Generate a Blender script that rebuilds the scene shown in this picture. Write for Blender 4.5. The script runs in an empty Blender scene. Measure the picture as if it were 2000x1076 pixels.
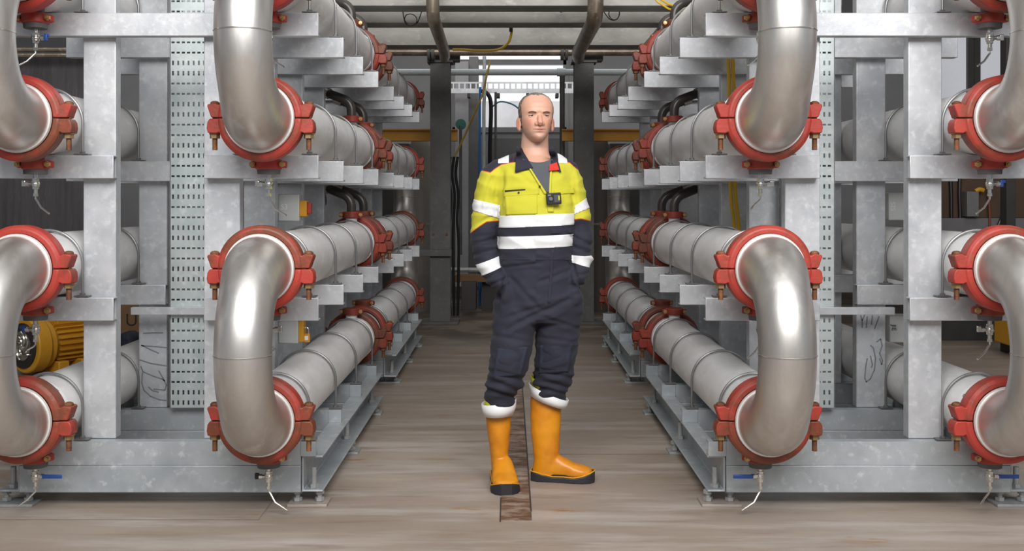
import bpy, bmesh, math, random
from math import sin, cos, pi, radians as R
from mathutils import Vector, Matrix, noise
from mathutils.bvhtree import BVHTree

random.seed(7)
SC = bpy.context.scene
COL = SC.collection

# ------------------------------------------------------------------ camera, sky, lights, exposure
F, VX, VY, H = 2050.0, 995.0, 390.0, 1.3146
cd = bpy.data.cameras.new('camera'); cam = bpy.data.objects.new('camera', cd); COL.objects.link(cam)
cam.location = (0, 0, H); cam.rotation_euler = (pi/2, 0, 0)
cd.sensor_width = 36; cd.lens = F/2000*36
cd.shift_x = (1000-VX)/2000; cd.shift_y = -(538-VY)/2000
cd.clip_end = 200
SC.camera = cam
SC.view_settings.view_transform = 'Standard'; SC.view_settings.look = 'None'
SC.view_settings.gamma = 1; SC.view_settings.use_curve_mapping = False
SC.view_settings.exposure = 0.0

w = bpy.data.worlds.new('sky'); SC.world = w; w.use_nodes = True
w.node_tree.nodes['Background'].inputs[0].default_value = (0.78, 0.88, 1.0, 1)
w.node_tree.nodes['Background'].inputs[1].default_value = 0.26

def area(name, loc, target, sx, sy, energy, color=(1, 1, 1)):
    l = bpy.data.lights.new(name, 'AREA'); l.shape = 'RECTANGLE'; l.size = sx; l.size_y = sy
    l.energy = energy; l.color = color
    o = bpy.data.objects.new(name, l); COL.objects.link(o); o.location = loc
    o.rotation_euler = (Vector(target)-Vector(loc)).to_track_quat('-Z', 'Y').to_euler()
    return o
area('daylight_doorway', (0.5, -1.0, 5.1), (0, 5.5, 1.5), 7.0, 3.0, 780, (1.0, 0.98, 0.955))
area('added_fill_near', (0, 6.6, 4.55), (0, 6.6, 0), 3.0, 3.0, 40, (1.0, 0.97, 0.92))  # this and the next lamps: unseen, added overhead to brighten the background
area('added_fill_far', (0, 12.5, 4.55), (0, 12.5, 0), 5.0, 2.0, 60, (1.0, 0.97, 0.92))
area('added_fill_left', (-4.6, 8.0, 4.5), (-4.6, 8.0, 0), 1.5, 4.0, 22, (1.0, 0.97, 0.92))
area('added_fill_right', (4.6, 8.0, 4.5), (4.6, 8.0, 0), 1.5, 4.0, 30, (1.0, 0.97, 0.92))

# ------------------------------------------------------------------ helpers
def P(px, py, D):
    return Vector(((px-VX)*D/F, D, H+(VY-py)*D/F))

class MB:
    def __init__(s): s.v = []; s.f = []
    def add(s, vs, fs):
        n = len(s.v); s.v += [tuple(a) for a in vs]; s.f += [tuple(i+n for i in f) for f in fs]; return s
    def box(s, x0, x1, y0, y1, z0, z1):
        return s.add([(x0,y0,z0),(x1,y0,z0),(x1,y1,z0),(x0,y1,z0),(x0,y0,z1),(x1,y0,z1),(x1,y1,z1),(x0,y1,z1)],
                     [(0,3,2,1),(4,5,6,7),(0,1,5,4),(1,2,6,5),(2,3,7,6),(3,0,4,7)])
    def obox(s, c, dx, dy, dz, m=None):
        vs = [Vector((sx*dx/2, sy*dy/2, sz*dz/2)) for sz in (-1,1) for sx, sy in ((-1,-1),(1,-1),(1,1),(-1,1))]
        if m is not None: vs = [m @ v for v in vs]
        return s.add([v+Vector(c) for v in vs], [(0,3,2,1),(4,5,6,7),(0,1,5,4),(1,2,6,5),(2,3,7,6),(3,0,4,7)])
    def tube(s, pts, rad, n=20, caps=True, ry=None, up=None):
        pts = [Vector(p) for p in pts]
        if not hasattr(rad, '__len__'): rad = [rad]*len(pts)
        if ry is None: ry = rad
        elif not hasattr(ry, '__len__'): ry = [ry]*len(pts)
        N = len(pts); T = []
        for i in range(N):
            t = pts[min(i+1, N-1)]-pts[max(i-1, 0)]; T.append(t.normalized())
        a = Vector(up) if up else (Vector((0,0,1)) if abs(T[0].z) < .9 else Vector((1,0,0)))
        u = (a - T[0]*a.dot(T[0])).normalized()
        vs, fs = [], []
        for i in range(N):
            u = (u - T[i]*u.dot(T[i])).normalized(); b = T[i].cross(u)
            for k in range(n):
                q = 2*pi*k/n
                vs.append(pts[i]+u*(cos(q)*rad[i])+b*(sin(q)*ry[i]))
        for i in range(N-1):
            for k in range(n):
                k2 = (k+1) % n
                fs.append((i*n+k, i*n+k2, (i+1)*n+k2, (i+1)*n+k))
        if caps:
            fs.append(tuple(range(n-1, -1, -1))); fs.append(tuple((N-1)*n+k for k in range(n)))
        return s.add(vs, fs)
    def cyl(s, p0, p1, r, r1=None, n=20, caps=True):
        return s.tube([p0, p1], [r, r if r1 is None else r1], n, caps)
    def prism(s, poly, axis, a0, a1):
        def mk(u, v, a): return {'y': (u, a, v), 'x': (a, u, v), 'z': (u, v, a)}[axis]
        n = len(poly); vs = [mk(u, v, a0) for u, v in poly]+[mk(u, v, a1) for u, v in poly]
        fs = [tuple(range(n)), tuple(range(2*n-1, n-1, -1))]+[(i, (i+1) % n, n+(i+1) % n, n+i) for i in range(n)]
        return s.add(vs, fs)
    def latheY(s, prof, n=40, a0=0, a1=2*pi, c=(0,0,0), closed=True):
        full = abs(a1-a0-2*pi) < 1e-6; m = n if full else n+1; L = len(prof)
        vs = [(c[0]+r*cos(a0+(a1-a0)*k/n), c[1]+y, c[2]+r*sin(a0+(a1-a0)*k/n)) for k in range(m) for r, y in prof]
        fs = []
        for k in range(n):
            k2 = (k+1) % m
            for j in range(L if closed else L-1):
                j2 = (j+1) % L; fs.append((k*L+j, k*L+j2, k2*L+j2, k2*L+j))
        if not full and closed:
            fs.append(tuple(range(L))); fs.append(tuple((m-1)*L+j for j in range(L-1, -1, -1)))
        return s.add(vs, fs)
    def ell(s, c, rx, ry, rz, n=16, m=10, rot=None):
        vs = [Vector((0,0,rz))]
        for i in range(1, m):
            t = pi*i/m
            vs += [Vector((rx*sin(t)*cos(2*pi*k/n), ry*sin(t)*sin(2*pi*k/n), rz*cos(t))) for k in range(n)]
        vs.append(Vector((0,0,-rz)))
        fs = [(0, 1+k, 1+(k+1) % n) for k in range(n)]
        for i in range(m-2):
            for k in range(n):
                a, b = 1+i*n+k, 1+i*n+(k+1) % n; fs.append((a, a+n, b+n, b))
        l = len(vs)-1; o = 1+(m-2)*n
        fs += [(l, o+(k+1) % n, o+k) for k in range(n)]
        if rot is not None: vs = [rot @ v for v in vs]
        return s.add([v+Vector(c) for v in vs], fs)
    def channel(s, x0, x1, y0, depth, z0, z1, t=.007):
        # channel lying along X, web towards the camera, flanges going back
        poly = [(y0,z0),(y0+depth,z0),(y0+depth,z0+t),(y0+t,z0+t),(y0+t,z1-t),(y0+depth,z1-t),(y0+depth,z1),(y0,z1)]
        return s.prism(poly, 'x', x0, x1)
    def mesh(s, name):
        me = bpy.data.meshes.new(name); me.from_pydata(s.v, [], s.f)
        bm = bmesh.new(); bm.from_mesh(me); bmesh.ops.recalc_face_normals(bm, faces=bm.faces); bm.to_mesh(me); bm.free()
        return me
    def build(s, name, mat, parent=None, smooth=True, bevel=0, ang=35):
        return link(s.mesh(name), name, mat, parent, smooth, bevel, ang)

def link(me, name, mat, parent=None, smooth=True, bevel=0, ang=35):
    o = bpy.data.objects.new(name, me); COL.objects.link(o)
    if mat is not None: me.materials.append(mat)
    if smooth:
        me.shade_smooth(); me.set_sharp_from_angle(angle=R(ang))
    if bevel:
        b = o.modifiers.new('bevel', 'BEVEL'); b.width = bevel; b.segments = 2; b.limit_method = 'ANGLE'; b.angle_limit = R(40)
    if parent is not None: o.parent = parent
    return o

def tag(o, label=None, cat=None, group=None, kind=None):
    if label: o['label'] = label
    if cat: o['category'] = cat
    if group: o['group'] = group
    if kind: o['kind'] = kind
    return o
def thing(name, label, cat, loc=(0,0,0), rz=0, group=None):
    o = bpy.data.objects.new(name, None); COL.objects.link(o); o.location = loc; o.rotation_euler = (0,0,rz)
    o.empty_display_size = .05
    return tag(o, label, cat, group)
def dup(root, loc, label, rz=0, group=None, flip=False):
    def cp(o, par):
        c = o.copy(); COL.objects.link(c); c.parent = par
        for ch in o.children: cp(ch, c)
        return c
    r = cp(root, None); r.location = loc; r.rotation_euler = (0,0,rz); r['label'] = label
    if group: r['group'] = group
    return r

# ------------------------------------------------------------------ materials
def mat_new(name):
    m = bpy.data.materials.new(name); m.use_nodes = True
    nt = m.node_tree; b = nt.nodes['Principled BSDF']
    return m, nt, b
def N(nt, t, **kw):
    n = nt.nodes.new(t)
    for k, v in kw.items(): setattr(n, k, v)
    return n
def simple(name, col, rough=.5, metal=0, emit=None, es=0, var=.12, scale=18, bump=0, bscale=60):
    m, nt, b = mat_new(name)
    b.inputs['Roughness'].default_value = rough; b.inputs['Metallic'].default_value = metal
    geo = N(nt, 'ShaderNodeNewGeometry'); nz = N(nt, 'ShaderNodeTexNoise'); nz.inputs['Scale'].default_value = scale; nz.inputs['Detail'].default_value = 5
    nt.links.new(geo.outputs['Position'], nz.inputs['Vector'])
    mx = N(nt, 'ShaderNodeMix', data_type='RGBA')
    mx.inputs[6].default_value = tuple(c*(1-var) for c in col)+(1,); mx.inputs[7].default_value = tuple(min(1, c*(1+var)) for c in col)+(1,)
    nt.links.new(nz.outputs['Fac'], mx.inputs[0]); nt.links.new(mx.outputs[2], b.inputs['Base Color'])
    if bump:
        n2 = N(nt, 'ShaderNodeTexNoise'); n2.inputs['Scale'].default_value = bscale; n2.inputs['Detail'].default_value = 4
        nt.links.new(geo.outputs['Position'], n2.inputs['Vector'])
        bp = N(nt, 'ShaderNodeBump'); bp.inputs['Strength'].default_value = bump; bp.inputs['Distance'].default_value = .01
        nt.links.new(n2.outputs['Fac'], bp.inputs['Height']); nt.links.new(bp.outputs['Normal'], b.inputs['Normal'])
    if emit:
        b.inputs['Emission Color'].default_value = emit+(1,); b.inputs['Emission Strength'].default_value = es
    return m
def layered(name, cols, scales, rough=(.4,.5), metal=0, bump=.05, bscale=40, stretch=(1,1,1), thr=((.42,.62),(.55,.72)), rnd=False):
    # base colour, then two blotch colours laid over it by two noises
    m, nt, b = mat_new(name); L = nt.links.new
    geo = N(nt, 'ShaderNodeNewGeometry'); mp = N(nt, 'ShaderNodeMapping'); mp.inputs['Scale'].default_value = stretch
    L(geo.outputs['Position'], mp.inputs['Vector'])
    prev = None; last = None
    for i, c in enumerate(cols[1:]):
        nz = N(nt, 'ShaderNodeTexNoise'); nz.inputs['Scale'].default_value = scales[i]; nz.inputs['Detail'].default_value = 8; nz.inputs['Roughness'].default_value = .62
        L(mp.outputs['Vector'], nz.inputs['Vector'])
        mr = N(nt, 'ShaderNodeMapRange'); mr.inputs[1].default_value = thr[i][0]; mr.inputs[2].default_value = thr[i][1]
        src = nz.outputs['Fac']
        if rnd and i == 0:
            oi = N(nt, 'ShaderNodeObjectInfo'); ma = N(nt, 'ShaderNodeMath', operation='MULTIPLY_ADD')
            ma.inputs[1].default_value = .3; L(oi.outputs['Random'], ma.inputs[0]); L(nz.outputs['Fac'], ma.inputs[2])
            sb = N(nt, 'ShaderNodeMath', operation='SUBTRACT'); sb.inputs[1].default_value = .15; L(ma.outputs[0], sb.inputs[0]); src = sb.outputs[0]
        L(src, mr.inputs[0])
        mx = N(nt, 'ShaderNodeMix', data_type='RGBA')
        if prev is None: mx.inputs[6].default_value = cols[0]+(1,)
        else: L(prev, mx.inputs[6])
        mx.inputs[7].default_value = c+(1,)
        L(mr.outputs[0], mx.inputs[0]); prev = mx.outputs[2]; last = nz
    L(prev, b.inputs['Base Color'])
    mr = N(nt, 'ShaderNodeMapRange'); mr.inputs[3].default_value = rough[0]; mr.inputs[4].default_value = rough[1]
    L(last.outputs['Fac'], mr.inputs[0]); L(mr.outputs[0], b.inputs['Roughness'])
    b.inputs['Metallic'].default_value = metal
    if bump:
        n2 = N(nt, 'ShaderNodeTexNoise'); n2.inputs['Scale'].default_value = bscale; n2.inputs['Detail'].default_value = 4
        L(mp.outputs['Vector'], n2.inputs['Vector'])
        bp = N(nt, 'ShaderNodeBump'); bp.inputs['Strength'].default_value = bump; bp.inputs['Distance'].default_value = .01
        L(n2.outputs['Fac'], bp.inputs['Height']); L(bp.outputs['Normal'], b.inputs['Normal'])
    return m

GALV = layered('galvanised steel', [(.58,.595,.62), (.45,.47,.50), (.72,.735,.755)], [7, 30], (.36,.52), .35, .05, 60, thr=((.40,.70),(.52,.78)))
GALVSHADE = layered('shaded galvanised steel', [(.43,.465,.49), (.33,.365,.39), (.62,.645,.66)], [5, 24], (.38,.55), .35, .06, 60, thr=((.40,.68),(.56,.76)))  # darker, bluer galvanised tone for base members; weaker low light put into the colour
GALVD = layered('galvanised steel dull', [(.40,.41,.41), (.29,.30,.30), (.52,.53,.53)], [6, 22], (.42,.6), .4, .05, 50)
TRAYM = layered('cable tray zinc', [(.60,.66,.66), (.50,.57,.57), (.70,.75,.74)], [5, 30], (.35,.5), .4, .02, 60)
STEEL = layered('brushed stainless tube', [(.63,.61,.585), (.51,.485,.455), (.73,.72,.71)], [5, 9], (.34,.48), .88, .025, 90, (1,1,.25))
CASE = layered('pale casing pipe', [(.80,.80,.80), (.70,.69,.68), (.87,.87,.87)], [6, 18], (.36,.50), .12, .02, 50, (1,.4,1))
BAND = simple('white pipe band', (.86,.86,.87), .35, 0, var=.05)
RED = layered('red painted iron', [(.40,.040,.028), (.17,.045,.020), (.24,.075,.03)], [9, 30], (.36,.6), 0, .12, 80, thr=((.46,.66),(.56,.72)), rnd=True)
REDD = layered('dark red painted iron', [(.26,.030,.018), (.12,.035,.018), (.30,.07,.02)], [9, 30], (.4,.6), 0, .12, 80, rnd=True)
RUST = layered('rusty bolt', [(.14,.055,.025), (.25,.11,.045), (.08,.035,.02)], [20, 50], (.5,.8), .3, .2, 200)
BRASS = simple('brass bolt', (.50,.33,.14), .35, .7, var=.25, scale=60)
CHROME = simple('nickel valve metal', (.66,.64,.60), .22, .95, var=.15, scale=60)
LIPM = simple('bright pipe lip', (.80,.79,.77), .35, .3, var=.08)
CAPM = simple('grey rubber cap', (.10,.10,.10), .6)
UBM = simple('dull zinc bolt', (.22,.22,.22), .38, .6)
NUTM = simple('tarnished brass nut', (.30,.20,.10), .45, .5, var=.3, scale=50)
BLUEH = simple('blue plastic', (.02,.07,.30), .35)
BLACK = simple('black plastic', (.012,.012,.013), .4)
DARKHOSE = simple('dark hose', (.06,.055,.05), .35, .3, var=.3)
COLM = layered('grey painted column', [(.115,.115,.11), (.085,.085,.08), (.15,.15,.14)], [4, 20], (.45,.6), .1, .04, 60)
BEAMD = layered('overhead zinc beam', [(.30,.29,.27), (.22,.21,.195), (.40,.39,.37)], [4, 18], (.45,.6), .35, .05, 50, (.5,1,1))
YELM = simple('yellow paint', (.62,.30,.02), .45, var=.12)
BROWNP = layered('tarnished brown pipe', [(.30,.25,.20), (.20,.16,.12), (.48,.43,.37)], [6, 14], (.3,.45), .6, .03, 60)
BLUEPIPE = simple('pale blue pipe', (.42,.48,.50), .4)
YHOSE = simple('yellow cable', (.70,.42,.02), .4)
BOXM = simple('pale enclosure plastic', (.55,.56,.55), .45, var=.05)
ORANGE = simple('orange plastic', (.75,.20,.02), .4)
CARD = simple('brown cardboard', (.20,.11,.05), .8)
INK = simple('black ink', (.02,.02,.02), .7)
GREEN = simple('green mark', (.02,.16,.06), .6)
DARKWALL = layered('dark sheet cladding', [(.085,.08,.085), (.06,.057,.06), (.14,.135,.14)], [3, 12], (.45,.65), .3, .03, 40, (6,1,.35))
GREYP = simple('grey panel', (.30,.30,.31), .5, var=.15, scale=4)
DARKM = simple('dark machine', (.035,.033,.032), .5, .2, var=.4, scale=6)
WINDOW = simple('daylight window pane', (.8,.8,.8), .3, emit=(.93,.95,1.0), es=.80, var=.02)
WINDIM = simple('milky window pane', (.5,.5,.53), .3, emit=(.75,.78,.86), es=.30, var=.05)

def floor_mat():
    m, nt, b = mat_new('worn concrete'); L = nt.links.new
    geo = N(nt, 'ShaderNodeNewGeometry')
    def noise(scale, st, det=8, rough=.6):
        mp = N(nt, 'ShaderNodeMapping'); mp.inputs['Scale'].default_value = st
        L(geo.outputs['Position'], mp.inputs['Vector'])
        n = N(nt, 'ShaderNodeTexNoise'); n.inputs['Scale'].default_value = scale; n.inputs['Detail'].default_value = det; n.inputs['Roughness'].default_value = rough
        L(mp.outputs['Vector'], n.inputs['Vector']); return n.outputs['Fac']
    def rng(x, a, b_, lo=0, hi=1):
        r = N(nt, 'ShaderNodeMapRange'); r.inputs[1].default_value = a; r.inputs[2].default_value = b_; r.inputs[3].default_value = lo; r.inputs[4].default_value = hi
        L(x, r.inputs[0]); return r.outputs[0]
    def mix(f, a, c):
        x = N(nt, 'ShaderNodeMix', data_type='RGBA'); L(f, x.inputs[0])
        if isinstance(a, tuple): x.inputs[6].default_value = a+(1,)
        else: L(a, x.inputs[6])
        x.inputs[7].default_value = c+(1,); return x.outputs[2]
    def mul(a, c):
        x = N(nt, 'ShaderNodeMath', operation='MULTIPLY'); L(a, x.inputs[0]); L(c, x.inputs[1]); return x.outputs[0]
    c = mix(rng(noise(1.3, (.5,1.2,1)), .35, .7), (.355,.295,.245), (.25,.195,.155))
    c = mix(rng(noise(3.5, (.25,1.6,1)), .48, .72), c, (.45,.41,.375))
    c = mix(rng(noise(6, (.3,2.2,1)), .55, .72, 0, .7), c, (.20,.145,.105))
    # rust drips near the skid fronts
    c = mix(mul(rng(noise(2.2, (.8,1.6,1), 4), .64, .70), rng(noise(14, (.6,2,1)), .4, .6)), c, (.30,.15,.05))
    # dark wet patch at the far end of the aisle
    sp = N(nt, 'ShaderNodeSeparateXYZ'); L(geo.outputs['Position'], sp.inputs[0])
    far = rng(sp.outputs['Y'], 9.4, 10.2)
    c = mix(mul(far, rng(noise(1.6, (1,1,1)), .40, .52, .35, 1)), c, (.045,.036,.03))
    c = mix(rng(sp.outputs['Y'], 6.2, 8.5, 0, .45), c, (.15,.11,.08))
    L(c, b.inputs['Base Color'])
    L(rng(noise(2.5, (.5,1.5,1)), .3, .7, .34, .62), b.inputs['Roughness'])
    bp = N(nt, 'ShaderNodeBump'); bp.inputs['Strength'].default_value = .08; bp.inputs['Distance'].default_value = .01
    L(noise(22, (.5,1.6,1)), bp.inputs['Height']); L(bp.outputs['Normal'], b.inputs['Normal'])
    return m
def strip_mat():
    m, nt, b = mat_new('rusty floor joint'); L = nt.links.new
    geo = N(nt, 'ShaderNodeNewGeometry')
    mp = N(nt, 'ShaderNodeMapping'); mp.inputs['Scale'].default_value = (1,2.2,1); L(geo.outputs['Position'], mp.inputs['Vector'])
    n = N(nt, 'ShaderNodeTexNoise'); n.inputs['Scale'].default_value = 6; n.inputs['Detail'].default_value = 8; n.inputs['Roughness'].default_value = .7
    L(mp.outputs['Vector'], n.inputs['Vector'])
    cr = N(nt, 'ShaderNodeValToRGB'); e = cr.color_ramp.elements
    e[0].position = .36; e[0].color = (.07,.04,.03,1); e[1].position = .66; e[1].color = (.33,.28,.24,1)
    x = e.new(.47); x.color = (.16,.085,.05,1); x = e.new(.55); x.color = (.27,.20,.15,1)
    L(n.outputs['Fac'], cr.inputs[0]); L(cr.outputs[0], b.inputs['Base Color']); b.inputs['Roughness'].default_value = .6
    return m

# ------------------------------------------------------------------ the setting
def struct(name, mb, mat, smooth=False):
    return tag(mb.build(name, mat, None, smooth), kind='structure')
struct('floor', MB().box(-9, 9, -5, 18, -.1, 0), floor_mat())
struct('ceiling', MB().box(-9, 9, 3.2, 18, 5.0, 5.1), simple('ceiling sheet', (.10,.10,.10), .7))
struct('wall_left', MB().box(-9.1, -9, 3.2, 18, 0, 5), DARKWALL)
struct('wall_right', MB().box(9, 9.1, 3.2, 18, 0, 5), DARKWALL)
wb = MB(); WY = 16.0
wx0, wx1 = P(884,0,WY).x, P(1106,0,WY).x; wz0, wz1 = P(0,256,WY).z, P(0,96,WY).z
wb.box(-9, wx0, WY, WY+.15, 0, 5).box(wx1, 9, WY, WY+.15, 0, 5).box(wx0, wx1, WY, WY+.15, 0, wz0).box(wx0, wx1, WY, WY+.15, wz1, 5)
struct('wall_back', wb, GREYP)
win = struct('window_1', MB().box(wx0, wx1, WY+.05, WY+.08, wz0, wz1), WINDOW)
PANE = layered('clouded window sheet', [(.5,.5,.52), (.4,.4,.42), (.62,.62,.65)], [1.2, 2.5], (.3,.4), 0, 0)
pb = PANE.node_tree.nodes['Principled BSDF']; pb.inputs['Emission Strength'].default_value = .95
PANE.node_tree.links.new(pb.inputs['Base Color'].links[0].from_socket, pb.inputs['Emission Color'])
MB().box(wx0, wx1, WY+.02, WY+.045, wz0, P(0,197,WY).z).build('lower_pane', PANE, win, False)
fr = MB()
for px in (884, 1105): fr.box(P(px,0,WY).x-.04, P(px,0,WY).x+.04, WY-.05, WY+.04, wz0, wz1)
for py in (122, 254): fr.box(wx0, wx1, WY-.05, WY+.04, P(0,py,WY).z-.04, P(0,py,WY).z+.04)
fr.build('window_frame', GREYP, win, False)
# rusty joint down the aisle
SM = strip_mat()
j = MB().box(-.036, .092, 4.30, 7.4, -.01, .003)
struct('trim_1', j, SM)
je = MB().box(.088, .094, 4.42, 9.4, 0, .005).box(-.040, -.035, 4.28, 4.62, 0, .005)
struct('trim_2', je, simple('dark joint seal', (.05,.035,.03), .7))
cr = MB()
for a, b_ in (((-1.038,5.2),(-1.031,4.31)),((-1.031,4.31),(-2.9,4.31)),((.092,5.42),(2.6,5.42))):
    d = Vector((b_[0]-a[0], b_[1]-a[1], 0)); n = Vector((-d.y, d.x, 0)).normalized()*.0025
    A = Vector((a[0],a[1],.0012)); B = Vector((b_[0],b_[1],.0012))
    cr.add([A-n, B-n, B+n, A+n], [(0,1,2,3)])
struct('trim_3', cr, simple('slab joint', (.22,.18,.15), .8))

# ------------------------------------------------------------------ racks
ROWZ = [2.254, 1.6445, 1.0356, 0.421]           # pipe axis heights, top row first
PR = .1365
ROWN = ['top row', 'second row', 'third row', 'bottom row']
NEAR = [4.49, 5.17, 5.86, 6.54]; FAR = [7.41, 8.12, 8.82, 9.53]
SIDE = {
 'left':  dict(posts=[(-1.8445,-1.703),(-1.323,-1.166)], inner=(-1.308,-.817), outer=(-2.185,-1.694), ch=[(-.892,-.80,1),(-2.10,-2.19,-1)], ci=-1.007, co=-1.983),
 'right': dict(posts=[(1.726,1.8715),(1.192,1.345)], inner=(.839,1.33), outer=(1.713,2.21), ch=[(.927,.850,-1),(2.147,2.235,1)], ci=1.050, co=2.010),
}
def ubolt_mb(x, y, z):
    r = PR+.0110; pts = [(x-r, y, z-PR-.03)]+[(x-r*cos(pi*k/24), y, z+r*sin(pi*k/24)) for k in range(25)]+[(x+r, y, z-PR-.03)]
    m = MB().tube(pts, .006, 8)
    for sg in (-1, 1):
        m.cyl((x+sg*r, y, z-PR+.001), (x+sg*r, y, z-PR+.013), .012, n=6)
        m.box(x+sg*r-.03, x+sg*r+.03, y-.022, y+.022, z-PR-.0005, z-PR+.004)
    return m
def rack(side, frames, near):
    S = SIDE[side]
    y0 = frames[0]; y1 = frames[-1]+.12
    root = thing('pipe_rack', 'galvanised steel rack holding the %s half of the pipes on the %s of the aisle' % ('near' if near else 'far', side), 'pipe rack', ((S['inner'][0]+S['outer'][0])/2, y0, 0))
    off = -Vector(root.location)
    def part(mb, name, mat, par=None, bevel=0, sm=True):
        p = par or root
        if p is root: mb.v = [tuple(Vector(v)+off) for v in mb.v]
        return mb.build(name, mat, p, sm, bevel)
    xl, xr = sorted((S['ch'][0][0], S['ch'][1][0]))
    oxl, oxr = min(S['inner'][0], S['outer'][0]), max(S['inner'][1], S['outer'][1])
    for c, (xw, xf, sg) in enumerate(S['ch']):
        t = .009; a, b_ = sorted((xw, xf))
        z0, z1 = .061, .217
        poly = [(xw,z0),(xf,z0),(xf,z0+t),(xw+sg*t,z0+t),(xw+sg*t,z1-t),(xf,z1-t),(xf,z1),(xw,z1)]
        part(MB().prism(poly, 'y', y0+.012, y1), 'side_channel', GALVSHADE, None, .003)
        for yf in ([y0+.05, y0+.97, y0+1.95] if near else [y0+.15, y0+1.1, y0+2.0]):
            if c == 1 and yf > y0+.5: continue
            xc = (xw+xf)/2-sg*.02
            f = part(MB().box(xc-.085, xc+.085, yf-.055, yf+.065, 0, .012), 'foot_plate', simple('foot plate steel', (.42,.36,.32), .5, .4) if c == 0 and yf < y0+.1 else GALVD, None, .002)
            bm = MB()
            for k, bx in enumerate((xc-.05, xc+.045)):
                bm.cyl((bx, yf, .012), (bx, yf, .061), .011, n=10).cyl((bx, yf, .014), (bx, yf, .03), .02, n=6).cyl((bx, yf, .045), (bx, yf, .0605), .02, n=6)
            bx = xc+sg*.02
            bm.cyl((bx, yf, .071), (bx, yf, .16), .012, n=10).cyl((bx, yf, .071), (bx, yf, .088), .02, n=6)
            bm.v = [tuple(Vector(v)+off) for v in bm.v]
            bm.build('levelling_bolt', GALVD, f)
    for i, y in enumerate(frames):
        front = near and i == 0
        part(MB().channel(xl+.001, xr-.001, y, .05, .061, .178), 'base_beam', GALVSHADE, None, .004)
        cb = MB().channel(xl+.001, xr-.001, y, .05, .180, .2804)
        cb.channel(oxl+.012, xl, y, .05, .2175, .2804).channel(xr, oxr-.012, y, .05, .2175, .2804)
        crb = part(cb, 'cross_beam', GALVSHADE, None, 0)
        ub = [(S['ci'], 3)]
        if near and i < 2: ub.append((S['co'], 3))
        for cx, rw in ub:
            m = ubolt_mb(cx, y+.025, ROWZ[rw]); m.v = [tuple(Vector(v)+off) for v in m.v]; m.build('u_bolt', UBM, crb)
        for (px0, px1) in S['posts']:
            pm = part(MB().prism([(px0,y+.112),(px0,y+.052),(px1,y+.052),(px1,y+.112),(px1-.008,y+.112),(px1-.008,y+.060),(px0+.008,y+.060),(px0+.008,y+.112)], 'z', .2805 if True else 0, 2.62), 'post', GALV, None, .005)
        for rw in range(3):
            zt = ROWZ[rw]-PR-.0035; zb = zt-.099
            if rw == 0 or (rw == 1 and i in (1, 2, 3)): spans = [(oxl, oxr)]
            else: spans = [S['inner'], S['outer']]
            for (a, b_) in spans:
                arm = part(MB().channel(a, b_, y, .05, zb, zt), 'support_arm', GALV, None, .003)
                for cx, ok in ((S['ci'], True), (S['co'], near and i < 2)):
                    if ok and a < cx < b_:
                        m = ubolt_mb(cx, y+.025, ROWZ[rw]); m.v = [tuple(Vector(v)+off) for v in m.v]; m.build('u_bolt', UBM, arm)
    # top tie along the posts
    for (px0, px1) in S['posts']:
        part(MB().box(px0, px1, frames[0]+.05, frames[-1]+.12, 2.6205, 2.70), 'top_rail', GALVD)
    return root
for sd in ('left', 'right'):
    rack(sd, NEAR, True); rack(sd, FAR, False)

# ------------------------------------------------------------------ pipes
CD = [4.27, 6.79, 7.14, 9.80]                    # coupling planes
def pipe_proto(L, stubs):
    t = thing('casing_pipe', 'x', 'pipe')
    MB().latheY([(PR-.006,.0),(PR,.0),(PR,L),(PR-.006,L)], 48).build('pipe_wall', CASE, t)
    for a in (.0, L-.13):
        bd = MB().latheY([(PR-.001,a+.035),(PR+.003,a+.038),(PR+.003,a+.127),(PR-.001,a+.130)], 48).build('end_band', BAND, t)
        if a == 0:
            g = MB()
            for ang in (-.6, .75, 2.5):
                for q in (0, .055):
                    g.latheY([(PR+.0032,a+.075),(PR+.0038,a+.077),(PR+.0038,a+.108),(PR+.0032,a+.110)], 3, ang+q, ang+q+.035)
            g.build('green_mark', GREEN, bd)
    for y, s in stubs:
        MB().cyl((0,y,s*(PR-.006)), (0,y,s*(PR+.0245)), .036, n=24, caps=False).build('branch_stub', CASE if s > 0 else CAPM, t)
    return t
LN, LF = CD[1]-CD[0]-.008, CD[3]-CD[2]-.008
p1 = pipe_proto(LN, ((.118,-1),(CD[1]-CD[0]-.104,1))); p2 = pipe_proto(LF, ((.096,1),))
first = [True, True]
for sd in ('left', 'right'):
    for cn, key in (('aisle', 'ci'), ('outer', 'co')):
        for rw in range(4):
            for sec in (0, 1):
                if key == 'co' and sec == 1: continue
                src = (p1, p2)[sec]
                lab = '%s %s grey casing pipe in the %s column of the %s rack' % (('near', 'far')[sec], ROWN[rw], cn, sd)
                loc = (SIDE[sd][key], CD[sec*2]+.004, ROWZ[rw])
                if first[sec]:
                    src.location = loc; src['label'] = lab; src['group'] = 'casing pipes in the racks'; first[sec] = False
                else: dup(src, loc, lab, 0, 'casing pipes in the racks')

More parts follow.
